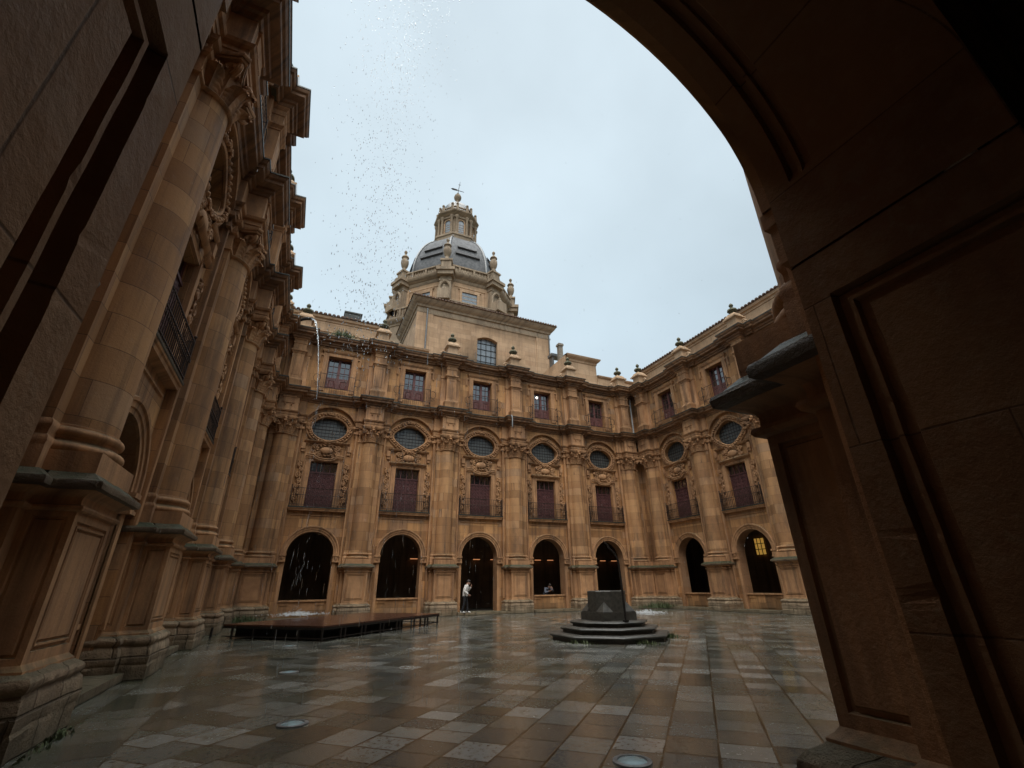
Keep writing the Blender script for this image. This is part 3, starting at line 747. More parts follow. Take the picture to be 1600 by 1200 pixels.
def wing(label, loc, rz, cols, bays, opens, detail=None, wallmesh=None, kerb=.45, upper=True, pale=None, finials=range(6)):
    r = thing('cloister_wing', label, 'building', loc, rz)
    obj('wall', wallmesh or build_wall(opens, detail), r)
    for n in ('c1', 'k1', 'c2', 'k2'): obj(MS[n].name, MS[n], r)
    for i in cols:
        p = (i * B, 0, 0)
        SV = MS
        c = obj('column', SV['shaft'], r, p); obj('pedestal', SV['pedestal'], c); obj('column_base', SV['base'], c); obj('capital', SV['capital'], c)
        obj('pilaster', SV['pilaster'], r, p); obj('entablature_block', SV['ent'], r, p); obj('upper_pilaster', MS['upil'], r, p)
        if i in finials: obj('finial', MS['fin'], r, p)
    kb = MB()
    for j in bays:
        p = ((j + .5) * B, 0, 0); v = j % 2
        obj('arch_moulding', MS['archslim' if j == detail else 'arch'], r, p)
        if j not in opens: obj('sill_wall', MS['sill'], r, p)
        w = obj('oval_window', MS['oval%d' % v], r, p); obj('window_wreath', MS['wr%d' % v], w)
        d = obj('balcony_door', MS['door'], r, p); obj('transom_window', MS['transom'], d); obj('door_surround', MS['sur%d' % v], d)
        if not (rz == pi / 2 and j == 0):
            b = obj('balcony', MS['balcony'], r, p); obj('railing', MS['railing'], b)
        w = obj('upper_window', MS['uwin'], r, p); obj('window_surround', MS['usur'], w); obj('railing', MS['urail'], w)
    for j in range(5):
        kb = MB(); kb.us(j * B + .80, (j + 1) * B - .80, -.97, kerb if not isinstance(kerb, dict) else kerb.get(j, .45), .0, .13)
        obj('kerb_step', kb.mesh('kerb_step', 'plinth', False), r)
    kb = MB(); kb.us(-K - 4.9, 5 * B + K + 4.9, -4.98, -.99, .0, .126); obj('gallery_floor', kb.mesh('gallery_floor', 'well', False), r)
    return r

far = wing('golden far wing facing us, below the domed church', (X0, D, 0), 0, range(6), range(5), (2,), kerb={j: .80 for j in range(5)})
lef = wing('shaded left wing of giant columns running away from us', (XL, D - K - 5 * B, .004), pi / 2, range(6), range(5), (), finials=range(1, 6))
rig = wing('right wing under a long tiled eave, half hidden by the dark pier', (XR, D - K, -.004), -pi / 2, range(6), range(5), (), kerb=.80)
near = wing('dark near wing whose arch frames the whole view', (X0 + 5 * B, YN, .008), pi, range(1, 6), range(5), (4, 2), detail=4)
# attic storeys above the cornices
obj('attic_wall', build_attic(-9, 4.95), far); obj('tiled_eave', build_eave(-9, 4.95), far)
obj('attic_wall', build_attic(-1.2, 5 * B + 9, top=18.0), rig); obj('tiled_eave', build_eave(-1.2, 5 * B + 9, top=18.0), rig)
def far_right_attic():
    m = MB(); m.us(19.6, 22.6, -7, -1.6, 15.7, 19.0); m.sweep([(19.6, -1.6), (22.6, -1.6), (22.6, -7)], [(0, 18.5), (.05, 18.55), (.08, 18.72), (.26, 18.86), (.34, 19.0), (.34, 19.06), (-.3, 19.12)])
    m.us(22.61, 27.5, -4, -1.55, 15.7, 17.55); m.sweep([(22.62, -1.55), (27.5, -1.55)], [(0, 17.4), (.08, 17.45), (.14, 17.56), (.14, 17.62), (-.4, 17.72)])
    return m.mesh('attic_wall', 'church')
obj('attic_wall', far_right_attic(), far)
def pale_parapet():   # pale balustraded terrace wall beside the church corner
    m = MB(); m.us(4.0, 8.4, -4.2, -2.6, 15.7, 17.6); m.sweep([(4.9, -2.6), (8.4, -2.6)], [(0, 17.4), (.1, 17.45), (.14, 17.6), (-.3, 17.66)])
    return m.mesh('terrace_parapet', 'church')
obj('terrace_parapet', pale_parapet(), far)

# drainpipes belong to the wings
m = MB(); m.tube([(5 * B + .93, .02, 16.0), (5 * B + .93, .02, 11.9), (5 * B + .98, -.30, 11.7), (5 * B + .98, -.30, 11.2), (5 * B + .95, .02, 10.9), (5 * B + .95, .02, 9.9)], .06, 8)
obj('drainpipe', m.mesh('drainpipe', 'white_pvc'), far)
m = MB(); m.tube([(5 * B + .70, .10, 9.9), (5 * B + .70, .10, 2.6)], .05, 8); obj('drainpipe', m.mesh('drainpipe', 'iron'), far)
m = MB(); m.tube([(3 * B - .62, -.95, 11.95), (3 * B - .62, -1.06, 11.7), (3 * B - .62, -1.06, 11.05)], .045, 8); obj('rain_spout', m.mesh('rain_spout', 'zinc'), far)

# ================================================================ church behind the far wing
CX, CY = 14.95, 52.8
church = thing('domed_church', 'pale church with a slate dome and lantern rising behind the far wing', 'church', (CX, CY, 0))
BX0, BX1, BY = 6.9 - CX, 20.82 - CX, D + 9 - CY        # block front in church coordinates
def loop(h, z, x0=BX0, x1=BX1, y0=BY, y1=-9.0): return [(x0 - h, y0 - h, z), (x1 + h, y0 - h, z), (x1 + h, y1, z), (x0 - h, y1, z)]
m = MB(); wx0, wx1, wz0, wz1 = 12.85 - CX, 14.95 - CX, 20.5, 23.35
for a, b, c, d in ((BX0, BX1, 14, wz0), (BX0, wx0, wz0, wz1 + .5), (wx1, BX1, wz0, wz1 + .5), (BX0, BX1, wz1 + .5, 25.5)):
    m.quad((a, BY, c), (b, BY, c), (b, BY, d), (a, BY, d))
n = 14; arc = [(wx0 + (wx1 - wx0) * k / n, wz1 + .32 * sin(pi * k / n)) for k in range(n + 1)]
m.grid([[(u, BY, z) for u, z in arc], [(u, BY, wz1 + .5) for u, z in arc]])
hole = [(wx0, wz0)] + arc + [(wx1, wz0)]
m.grid([[(u, BY, z) for u, z in hole], [(u, BY + .45, z) for u, z in hole]])
m.quad((BX0, BY, 14), (BX0, -9, 14), (BX0, -9, 25.5), (BX0, BY, 25.5)); m.quad((BX1, BY, 14), (BX1, -9, 14), (BX1, -9, 25.5), (BX1, BY, 25.5))
for a, b in ((BX0, BX0 + 1.5), (BX1 - 1.5, BX1)): m.box(a - .06, b, BY - .06, BY + .1, 14, 24.9)
obj('wall', m.mesh('wall', 'church'), church)
m = MB(); m.grid([loop(h, z) for h, z in ((0, 24.85), (.08, 24.9), (.1, 25.05), (.03, 25.1), (0, 25.5), (.12, 25.55), (.16, 25.75), (.42, 25.95), (.55, 26.15), (.6, 26.3))], True)
obj('cornice', m.mesh('cornice', 'church_dark'), church)
m = MB()
a, b, c, d = loop(.68, 26.32); m.quad(a, b, (BX1 - 2, -8.5, 28.3), (BX0 + 2, -8.5, 28.3)); m.quad(b, c, (BX1 - 2, -8.5, 28.3), (BX1 - 2, -8.6, 28.3)); m.quad(a, d, (BX0 + 2, -8.5, 28.3), (BX0 + 2, -8.6, 28.3))
for k in range(52):
    u = BX0 - .6 + (BX1 - BX0 + 1.2) * (k + .5) / 52; m.box(u - .09, u + .09, BY - .74, BY - .2, 26.28, 26.42)
obj('roof', m.mesh('roof', 'tile'), church)
m = MB(); m.add([(u, BY + .42, z) for u, z in hole], [tuple(range(len(hole)))]); w = obj('window', m.mesh('window', 'church_glass'), church)
m = MB()
for k in range(5): u = wx0 + (wx1 - wx0) * k / 4; m.box(u - .022, u + .022, BY + .36, BY + .40, wz0, wz1 + .3)
for k in range(1, 5): m.box(wx0, wx1, BY + .36, BY + .395, wz0 + .65 * k - .02, wz0 + .65 * k + .02)
obj('window_bars', m.mesh('window_bars', 'iron', False), w)
for u in (BX0 + .9, BX1 - .12):
    m = MB(); m.tube([(u, BY - .16, 25.4), (u, BY - .16, 16)], .07, 8); obj('drainpipe', m.mesh('drainpipe', 'zinc'), church)

A8 = [pi / 8 + k * pi / 4 for k in range(8)]
def octo(r, z): return [(r * cos(a), r * sin(a), z) for a in A8]
def octring(m, prof): m.grid([octo(r, z) for r, z in prof], True)
RD = 8.1        # drum circumradius
m = MB(); octring(m, [(9.4, 20), (9.4, 30.3), (9.5, 30.35), (9.55, 30.55), (9.85, 30.8), (10.0, 31.05), (10.0, 31.2), (7.5, 31.3)])
obj('podium', m.mesh('podium', 'church_dark'), church)
m = MB(); octring(m, [(RD, 30.6), (RD, 35.7), (RD + .08, 35.75), (RD + .08, 36.05), (RD, 36.1), (RD, 36.7)])
for k in range(8):
    a0, a1 = A8[k], A8[(k + 1) % 8]; am = a0 + pi / 8; ap = RD * cos(pi / 8)
    for t in (-2.45, 2.45):
        c = Vector((ap * cos(am) - t * sin(am), ap * sin(am) + t * cos(am), 0)); e = Vector((cos(am), sin(am), 0)); f = Vector((-sin(am), cos(am), 0))
        for (h, z0, z1) in ((.38, 30.8, 36.1),):
            q = [c - f * h, c + f * h, c + f * h + e * .14, c - f * h + e * .14]
            m.grid([[(*p.xy, z0) for p in q], [(*p.xy, z1) for p in q]], True)
obj('drum', m.mesh('drum', 'church'), church)
m = MB(); octring(m, [(RD + .02, 36.4), (RD + .15, 36.55), (RD + .2, 36.8), (RD + .55, 37.05), (RD + .75, 37.3), (RD + .78, 37.48), (RD - .6, 37.6)])
for a in A8:
    c = Vector((cos(a), sin(a), 0)) * (RD + .35); f = Vector((-sin(a), cos(a), 0)); e = Vector((cos(a), sin(a), 0))
    for h, z0, z1 in ((.98, 36.55, 37.1), (1.15, 37.1, 37.52)):
        q = [c - f * h - e * .5, c + f * h - e * .5, c + f * h + e * (h - .25), c - f * h + e * (h - .25)]
        m.grid([[(*p.xy, z0) for p in q], [(*p.xy, z1) for p in q]], True); m.add([(*p.xy, z1) for p in q], [(0, 1, 2, 3)]); m.add([(*p.xy, z0) for p in q], [(0, 1, 2, 3)])
obj('drum_cornice', m.mesh('drum_cornice', 'church_dark'), church)
# per-side and per-corner pieces of the drum, turned about the dome axis
def tri_block(m, rc, hw, dep, z0, z1, hw1=None, dep1=None):
    hw1 = hw1 or hw; dep1 = dep1 if dep1 is not None else dep
    m.grid([[(rc - .6, -h, z), (rc + d_, -h, z), (rc + d_, h, z), (rc - .6, h, z)] for h, d_, z in ((hw, dep, z0), (hw1, dep1, z1))], True)
    m.add([(rc - .6, -hw1, z1), (rc + dep1, -hw1, z1), (rc + dep1, hw1, z1), (rc - .6, hw1, z1)], [(0, 1, 2, 3)])
    m.add([(rc - .6, -hw, z0), (rc + dep, -hw, z0), (rc + dep, hw, z0), (rc - .6, hw, z0)], [(0, 1, 2, 3)])
m = MB(); tri_block(m, RD, .72, .55, 30.8, 36.6); tri_block(m, RD, .8, .62, 35.9, 36.1)
# scrolled foot with a statue-like figure in a niche
tri_block(m, RD + .9, .75, .9, 33.9, 32.5); tri_block(m, RD + .9, .6, .6, 32.5, 32.9, .45, .3)
m.lathe([(.1, 32.6), (.36, 32.7), (.30, 33.4), (.34, 33.9), (.26, 34.2), (.13, 34.32), (.17, 34.45), (.17, 34.6), (.05, 34.72)], 10, (RD + 1.35, 0))
m.tube([(RD + 1.5, .3, 34), (RD + 1.65, .25, 33.6), (RD + 1.6, 0, 33.65)], .1, 6)
m.add([(RD + .6, -.5, 32.7), (RD + .6, .5, 32.7), (RD + .6, .5, 35.1), (RD + .6, -.5, 35.1)], [(0, 1, 2, 3)])
for sg in (-1, 1): m.tube([(RD + .6, sg * .62, 32.7), (RD + .72, sg * .6, 35), (RD + .8, sg * .3, 35.5), (RD + .8, 0, 35.65)], .16, 6)
butt = m.mesh('buttress', 'church_dark')
m = MB(); tri_block(m, RD + .2, .62, .5, 37.45, 38.85); tri_block(m, RD + .2, .75, .62, 38.85, 39.1); tri_block(m, RD + .2, .6, .4, 39.1, 39.35, .4, .2)
# scroll to the dome side
m.tube([(RD - .6, 0, 37.55), (RD - .5, 0, 38.55), (RD - .2, 0, 38.95)], .3, 6)
m.lathe([(.35, 39.350), (.26, 39.542), (.24, 39.798), (.42, 40.118), (.52, 40.630), (.50, 41.014), (.34, 41.270), (.36, 41.424), (.50, 41.526), (.44, 41.680), (.22, 41.936), (.12, 42.064), (.10, 42.217), (.2, 42.358), (.22, 42.524), (.1, 42.729), (0, 42.780)], 14, (RD + .2, 0))
urn = m.mesh('urn_pedestal', 'church_dark')
def balustrade(r, z0, h, skip):
    m = MB(); ap = r * cos(pi / 8); L = r * sin(pi / 8) - skip
    m.box(ap - .12, ap + .12, -L, L, z0, z0 + .16); m.box(ap - .14, ap + .14, -L, L, z0 + h - .16, z0 + h)
    n = int(2 * L / .38)
    for k in range(n):
        y = -L + 2 * L * (k + .5) / n
        if k % 5 == 2: m.box(ap - .12, ap + .12, y - .14, y + .14, z0, z0 + h)
        else: m.lathe([(.05, z0 + .15), (.10, z0 + .3), (.09, z0 + .42), (.045, z0 + h * .62), (.06, z0 + h - .15)], 6, (ap, y))
    return m.mesh('balustrade', 'church_dark')
bal1, bal2 = balustrade(RD + .45, 37.52, 1.05, .75), balustrade(9.65, 31.25, 1.35, .5)
m = MB(); ap = RD * cos(pi / 8)
m.box(ap - .3, ap + .03, -1.0, 1.0, 32.0, 35.1)
dwin = m.mesh('window', 'church_glass')
m = MB()
for k in range(1, 6): m.box(ap + .03, ap + .05, -1.0, 1.0, 32.0 + .52 * k - .03, 32.0 + .52 * k + .03)
for y0, y1, z0, z1 in ((-1.32, -1.0, 32.0, 35.42), (1.0, 1.32, 32.0, 35.42), (-1.0, 1.0, 35.1, 35.42), (-1.5, 1.5, 35.42, 35.58)): m.box(ap - .2, ap + .16, y0, y1, z0, z1)
dfr = m.mesh('window_frame', 'church')
for k in range(8):
    obj('buttress', butt, church, rz=A8[k]); obj('urn_pedestal', urn, church, rz=A8[k])
    am = k * pi / 4
    obj('balustrade', bal1, church, rz=am); obj('balustrade', bal2, church, rz=am)
    w = obj('window', dwin, church, rz=am); obj('window_frame', dfr, w)
# dome, ribs, lantern
dome = [(6.95 * cos(t) ** .94 if t < pi / 2 else 0, 39.6 + 8.9 * sin(t)) for t in [k * 1.17 / 14 for k in range(15)]]
m = MB(); octring(m, [(7.5, 37.4), (7.4, 39.1), (7.55, 39.2), (7.55, 39.5), (7.2, 39.7)]); obj('dome_ring', m.mesh('dome_ring', 'church_dark'), church)
m = MB(); octring(m, dome); dm = obj('dome', m.mesh('dome', 'slate', angle=20), church)
m = MB()
for a in A8: m.tube([(r * cos(a), r * sin(a), z) for r, z in dome], .17, 6)
obj('rib', m.mesh('rib', 'zinc'), dm)
m = MB()
for k in range(8):
    am = k * pi / 4
    for i, w in ((3, 1.7), (5, 1.35)):
        r, z = dome[i]; ap = r * cos(pi / 8) + .02; r2, z2 = dome[i + 1]; ap2 = r2 * cos(pi / 8) + .16
        vs = []
        for (R_, Z_, W_) in ((ap, z, w), (ap + .22, z + .16, w), (ap2 + .05, z2 - .05, w)):
            for y in (-W_, W_): vs.append((R_ * cos(am) - y * sin(am), R_ * sin(am) + y * cos(am), Z_))
        m.add(vs, [(0, 1, 3, 2), (2, 3, 5, 4), (0, 2, 4), (1, 3, 5)])
obj('dormer_slit', m.mesh('dormer_slit', 'louvre', False), dm)
zl = dome[-1][1]
m = MB(); octring(m, [(3.5, zl - .6), (3.55, zl + .1), (3.7, zl + .2), (3.7, zl + .5), (3.0, zl + .65), (2.7, zl + .7), (2.7, zl + 4.1), (2.85, zl + 4.15), (2.85, zl + 4.45), (3.05, zl + 4.6), (3.45, zl + 4.95), (3.5, zl + 5.15), (2.6, zl + 5.3)])
for a in A8:
    for da in (-.13, .13): m.lathe([(.26, zl + .6), (.26, zl + .9), (.19, zl + 1.0), (.17, zl + 3.7), (.28, zl + 3.9), (.32, zl + 4.15)], 8, (3.0 * cos(a + da), 3.0 * sin(a + da)))
lan_m = m; lan = obj('lantern', m.mesh('lantern', 'church_dark'), church)
m = MB(); ap = 2.75 * cos(pi / 8); m.box(ap - .2, ap + .03, -.42, .42, zl + 1.1, zl + 3.2)
m.add([(ap + .03, .42 * cos(t), zl + 3.2 + .42 * sin(t)) for t in [pi * k / 10 for k in range(11)]], [tuple(range(11))]); lw = m.mesh('window', 'church_glass')
m = MB()
for sg in (-1, 1): m.box(ap, ap + .13, min(sg * .42, sg * .62), max(sg * .42, sg * .62), zl + .9, zl + 3.2)
m.tube([(ap + .08, .52 * cos(t), zl + 3.2 + .52 * sin(t)) for t in [pi * k / 10 for k in range(11)]], .11, 6)
for k in range(1, 5): m.box(ap + .03, ap + .06, -.42, .42, zl + 1.1 + .42 * k - .02, zl + 1.1 + .42 * k + .02)
lf = m.mesh('window_frame', 'church')
for k in range(8):
    o = obj('window', lw, lan, rz=k * pi / 4)
    if True: o2 = obj('window_frame', lf, lan, rz=k * pi / 4)
m = MB()
octring(m, [(2.9, zl + 5.3), (2.9, zl + 5.45), (2.8, zl + 5.45)]); octring(m, [(2.95, zl + 6.05), (2.95, zl + 6.2), (2.75, zl + 6.2), (2.75, zl + 6.05), (2.95, zl + 6.05)])
for k in range(48):
    a = 2 * pi * k / 48; t = (a - pi / 8) % (pi / 4) - pi / 8; r = 2.84 * cos(pi / 8) / cos(t)
    m.lathe([(.05, zl + 5.4), (.09, zl + 5.7), (.04, zl + 6.05)], 5, (r * cos(a), r * sin(a)))
for a in A8:
    for da in (-.13, .13):
        c = (2.95 * cos(a + da), 2.95 * sin(a + da)); m.box(c[0] - .17, c[0] + .17, c[1] - .17, c[1] + .17, zl + 5.3, zl + 6.25)
        m.lathe([(.1, zl + 6.25), (.08, zl + 6.32), (.2, zl + 6.45), (.22, zl + 6.58), (.15, zl + 6.72), (0, zl + 6.78)], 8, c)
obj('lantern_balustrade', m.mesh('lantern_balustrade', 'church_dark'), lan)
m = MB(); m.lathe([(2.5, zl + 5.3), (2.35, zl + 7.2), (1.9, zl + 8.0), (1.2, zl + 8.55), (.9, zl + 8.75)], 24); obj('lantern_cap', m.mesh('lantern_cap', 'zinc'), lan)
m = MB(); m.lathe([(1.0, zl + 8.3), (.9, zl + 8.5), (.55, zl + 9.0), (.3, zl + 9.5), (.22, zl + 10.0), (.3, zl + 10.15), (.55, zl + 10.5), (.6, zl + 10.85), (.48, zl + 11.2), (.2, zl + 11.4), (.12, zl + 11.5), (.2, zl + 11.65), (.1, zl + 11.8), (0, zl + 11.85)], 16)
obj('finial', m.mesh('finial', 'church_dark'), lan)
m = MB(); z = zl + 11.8; m.tube([(0, 0, z), (.12, 0, z + 1.2), (.28, 0, z + 2.6)], [.06, .05, .03], 6); m.tube([(-1.15, 0, z + .55), (1.0, .1, z + .75)], .05, 6)
m.add([(-1.2, 0, z + .55), (-.9, 0, z + .78), (-.1, .02, z + .82), (-.1, .02, z + .5), (-.9, 0, z + .4), (-1.2, .04, z + .56), (-.9, .04, z + .78), (-.1, .06, z + .82), (-.1, .06, z + .5), (-.9, .04, z + .4)],
      [(0, 1, 2, 3, 4), (5, 6, 7, 8, 9), (0, 1, 6, 5), (1, 2, 7, 6), (2, 3, 8, 7), (3, 4, 9, 8), (4, 0, 5, 9)])
m.tube([(.02, 0, z + 1.9), (.4, 0, z + 1.95)], .04, 6)
obj('weather_vane', m.mesh('weather_vane', 'iron'), lan)

# ---------------------------------------------------------------- things standing on the roofs
m = MB(); m.box(-.55, .55, -.4, .4, 0, .62); m.box(-.6, .6, -.45, .45, .62, .72); m.box(-.15, .35, -.46, -.40, .1, .5)
ch = thing('roof_box', 'dark boxy flue on the tiled eave left of the dome', 'chimney', (1.12, D + 2.1, 18.2)); obj('flue_box', m.mesh('flue_box', 'crust'), ch)
m = MB(); m.box(-.2, .2, -.2, .2, 0, 1.9); m.box(-.27, .27, -.27, .27, 1.9, 2.08); m.box(-.22, .22, -.22, .22, 2.08, 2.16)
ch = thing('chimney', 'slim grey-green chimney right of the church block', 'chimney', (19.72, D + 5.2, 20.1)); obj('stack', m.mesh('stack', 'concrete'), ch)
m = MB(); m.box(-1.2, 1.1, -.4, .4, 1.0, 1.22); m.box(-1.2, 1.1, -.36, .36, 1.22, 1.28)
for u in (-1.0, .9): m.box(u - .08, u + .08, -.3, .3, 0, 1.0)
ch = thing('roof_skylight', 'low grey-green roof monitor behind the slim chimney', 'skylight', (20.35, D + 6.2, 20.25)); obj('skylight_roof', m.mesh('skylight_roof', 'zinc'), ch)
def tuft_mesh(name, n, w, d, h, seed):
    r = random.Random(seed); m = MB()
    for k in range(n):
        x, y = r.gauss(0, w), r.gauss(0, d); a = r.uniform(0, 2 * pi); hh = h * r.uniform(.4, 1.1) * math.exp(-(x / w) ** 2 * .3); b = r.uniform(.2, .6) * hh; ww = r.uniform(.012, .03)
        dx, dy = cos(a), sin(a)
        rows = []
        for t in (0, .4, .75, 1): rows.append([(x + dx * b * t * t - dy * ww * (1 - t * .95), y + dy * b * t * t + dx * ww * (1 - t * .95), hh * t), (x + dx * b * t * t + dy * ww * (1 - t * .95), y + dy * b * t * t - dx * ww * (1 - t * .95), hh * t)])
        m.grid(rows)
    return m.mesh(name, 'grass')
tag(obj('moss_clump', tuft_mesh('moss_clump', 260, .42, .12, .5, 4), None, (.62, D - .35, 15.82)), 'pale green moss clump growing on the top cornice near the water jet', 'plant')

# ================================================================ ground
m = MB(); m.add([(-400, -400, -.03), (400, -400, -.03), (400, 400, -.03), (-400, 400, -.03)], [(0, 1, 2, 3)])
tag(obj('ground', m.mesh('ground', 'plinth', False)), None, None, None, 'structure')
m = MB(); m.add([(-1.27, YN - 6, 0), (XR + 1, YN - 6, 0), (XR + 1, D + 1, 0), (-1.27, D + 1, 0)], [(0, 1, 2, 3)])
tag(obj('courtyard_paving', m.mesh('courtyard_paving', 'paving', False)), None, None, None, 'structure')
m = MB(); m.add([(XL - 1, YN - 6, .001), (-1.27, YN - 6, .001), (-1.27, D + 1, .001), (XL - 1, D + 1, .001)], [(0, 1, 2, 3)])
tag(obj('border_paving', m.mesh('border_paving', 'border', False)), None, None, None, 'structure')

# ================================================================ wellhead
WX, WY = 8.75, 12.55
well = thing('stone_well', 'dark stone well on three octagonal steps with a crooked iron pole', 'well', (WX, WY, 0))
def oct2(r, z, x=0, y=0): return [(x + r / cos(pi / 8) * cos(a), y + r / cos(pi / 8) * sin(a), z) for a in A8]
for r, z0, z1 in ((1.62, 0, .17), (1.33, .17, .33), (1.06, .33, .47)):
    m = MB(); h = z1 - z0
    m.grid([oct2(r - .07, z0), oct2(r - .07, z0 + h * .42), oct2(r - .03, z0 + h * .5), oct2(r, z0 + h * .62), oct2(r + .008, z0 + h * .8), oct2(r - .01, z1 - .012), oct2(r - .03, z1), oct2(r - .45, z1 + .008)], True)
    obj('step', m.mesh('step', 'well'), well)
m = MB(); q = .58
m.box(-q, q, -q, q, .47, .68); m.box(-q + .02, q - .02, -q + .02, q - .02, .68, .70)
c = .535; m.grid([oct2(c, .69), oct2(c, 1.23), oct2(c - .015, 1.255), oct2(c - .17, 1.255), oct2(c - .18, .8)], True)
m.add(oct2(c - .18, .95), [tuple(range(8))])
for sx in (-1, 1):
    for sy in (-1, 1):
        a = (sx * q * .97, sy * q * .97, .70); t = (sx * c * .72, sy * c * .72, .97)
        b = (sx * q * .97, sy * .21, .70); d = (sx * .21, sy * q * .97, .70)
        m.add([a, b, d, t], [(0, 1, 3), (0, 2, 3), (1, 2, 3), (0, 1, 2)])
obj('wellhead', m.mesh('wellhead', 'well', angle=12), well)
px, py = 8.62 - WX, 11.55 - WY
m = MB(); m.tube([(px, py, .5), (px - .02, py, 1.3), (px - .05, py, 1.95), (px - .09, py, 2.12), (px - .17, py + .02, 2.27), (px - .30, py + .04, 2.38), (px - .36, py + .05, 2.48), (px - .46, py + .06, 2.57)], [.032, .03, .028, .027, .025, .024, .022, .018], 8)
m.ball((px - .32, py + .045, 2.40), .03, 8, 5); m.box(px - .06, px + .06, py - .06, py + .06, .475, .52)
obj('iron_pole', m.mesh('iron_pole', 'iron'), well)
for dx, dy, n, sd, lb in ((-1.45, -.75, 90, 1, 'low wet weeds sprouting at the left foot of the well'), (1.55, -.72, 130, 2, 'low wet weeds sprouting at the right foot of the well'), (-.2, -1.66, 60, 8, 'thin weeds along the front foot of the well')):
    tag(obj('weeds', tuft_mesh('weeds', n, .25, .08, .13, sd), None, (WX + dx, WY + dy, 0), radians(-45 if dx < 0 else 20)), lb, 'weeds')
tag(obj('weeds', tuft_mesh('weeds', 420, .7, .22, .42, 21), None, (XR - 1.25, D - 1.45, .05), radians(-45)), 'dense weeds and moss in the far right corner of the courtyard', 'weeds')
tag(obj('weeds', tuft_mesh('weeds', 260, .5, .12, .32, 22), None, (XL + 1.15, D - 1.05, .1), radians(30)), 'weeds on the plinth in the far left corner behind the stage', 'weeds')
tag(obj('weeds', tuft_mesh('weeds', 70, .35, .04, .06, 23), None, (-1.99, 7.2, 0), pi / 2), 'small weeds at the foot of the nearest left pedestal', 'weeds')

# ================================================================ low stage
stage = thing('low_stage', 'low wet red-brown stage on black metal legs in the left corner', 'stage', (1.1, 16.0, 0), pi / 4)
SW, SL = 6.95, 4.0
m = MB(); m.box(0, SW, 0, SL, .365, .41); obj('deck', m.mesh('deck', 'deck', False), stage)
m = MB()
for a, b, c, d in ((0, SW, .01, .05), (0, SW, SL - .05, SL - .01), (.01, .05, 0, SL), (SW - .05, SW - .01, 0, SL)): m.box(a, b, c, d, .30, .363)
for a, b, c, d in ((0, SW, .015, .045), (SW - .045, SW - .015, 0, SL), (.015, .045, 0, SL)): m.box(a + .002, b - .002, c, d, .06, .09)
obj('frame', m.mesh('frame', 'iron', False), stage)
m = MB(); m.box(.25, SW - 2.0, .5, SL - .3, .02, .30); obj('black_skirt', m.mesh('black_skirt', 'black_cloth', False), stage)
m = MB(); m.box(-.025, .025, -.025, .025, 0, .31); lg = m.mesh('leg', 'iron', False)
for k in range(8):
    for dx in (.04, .84): 
        if k * 1.0 + dx < SW: obj('leg', lg, stage, (k * 1.0 + dx, .035, 0))
for k in range(1, 6):
    obj('leg', lg, stage, (.035, k * .9, 0)); obj('leg', lg, stage, (SW - .035, k * .9, 0))

# ================================================================ lamps and lit panes in the galleries
def lamp(x, lb):
    r = thing('wall_lamp', lb, 'lamp', (x, D + 4.86, 3.18), 0, 'small warm lamps in the far gallery')
    m = MB(); m.box(-.26, .26, .02, .13, -.02, .05); obj('housing', m.mesh('housing', 'iron', False), r)
    m = MB(); m.box(-.24, .24, -.05, .02, -.035, .01); obj('bulb', m.mesh('bulb', 'warm_lamp', False), r)
for x, lb in ((7.25, 'small orange lamp inside the second far arch from the left'), (11.65, 'small orange lamp above the dark passage beside the person in white'), (12.95, 'small orange lamp at the right edge of the open far doorway'),
              (16.45, 'small orange lamp at the left of the far arch with the crouching person'), (17.5, 'small orange lamp at the right of the far arch with the crouching person'),
              (22.2, 'small orange lamp at the left of the far arch behind the well'), (23.25, 'small orange lamp at the right of the far arch behind the well')): lamp(x, lb)
r = thing('lit_window', 'lamplit yellow window deep inside the right wing arch', 'window', (XR + 4.93, 22.2, 3.2), -pi / 2)
m = MB(); m.box(-.34, .34, -.02, .02, -.1, .95); obj('pane', m.mesh('pane', 'yellow_window', False), r)
m = MB()
for k in range(4): m.box(-.44 + .28 * k, -.40 + .28 * k, -.05, -.02, -.12, .97)
for k in range(4): m.box(-.42, .42, -.045, -.021, -.12 + .35 * k, -.08 + .35 * k)
obj('window_bars', m.mesh('window_bars', 'iron', False), r)
m = MB(); m.ball((0, 0, 0), .09, 10, 6); m.cur = 1; m.tube([(0, 0, .08), (0, 0, .3)], .012, 6)
tag(obj('ceiling_lamp', m.mesh('ceiling_lamp', ['cool_lamp', 'iron']), None, (X0 + 3.44 * B, D + .44, 14.15)), 'white glowing bulb behind an upper window of the far wing', 'lamp')
for y, x in ((6.74, .28), (10.63, .25), (15.3, .26), (4.05, 2.94)):
    pass
fl = MB(); fl.lathe([(.17, .0), (.168, .012), (.13, .016), (.125, .004), (.0, .004)], 24); flm = fl.mesh('rim', 'zinc')
gl = MB(); gl.lathe([(.124, .006), (.10, .018), (.05, .024), (0, .026)], 24); glm = gl.mesh('lens', 'lens') if 'lens' in M else None
M['lens'] = simple('milky_blue_lens', (.20, .28, .30), .15, var=.2); glm = gl.mesh('lens', 'lens')
for x, y, lb in ((.28, 6.74, 'round floor light in the flags, nearest of the left row'), (.25, 10.63, 'round floor light in the flags, middle of the left row'), (.26, 15.3, 'round floor light just in front of the stage'), (2.94, 4.05, 'round floor light at the bottom edge near the right pier')):
    r = thing('floor_light', lb, 'floor light', (x, y, .001), 0, 'round floor lights sunk in the paving'); obj('rim', flm, r); obj('lens', glm, r)
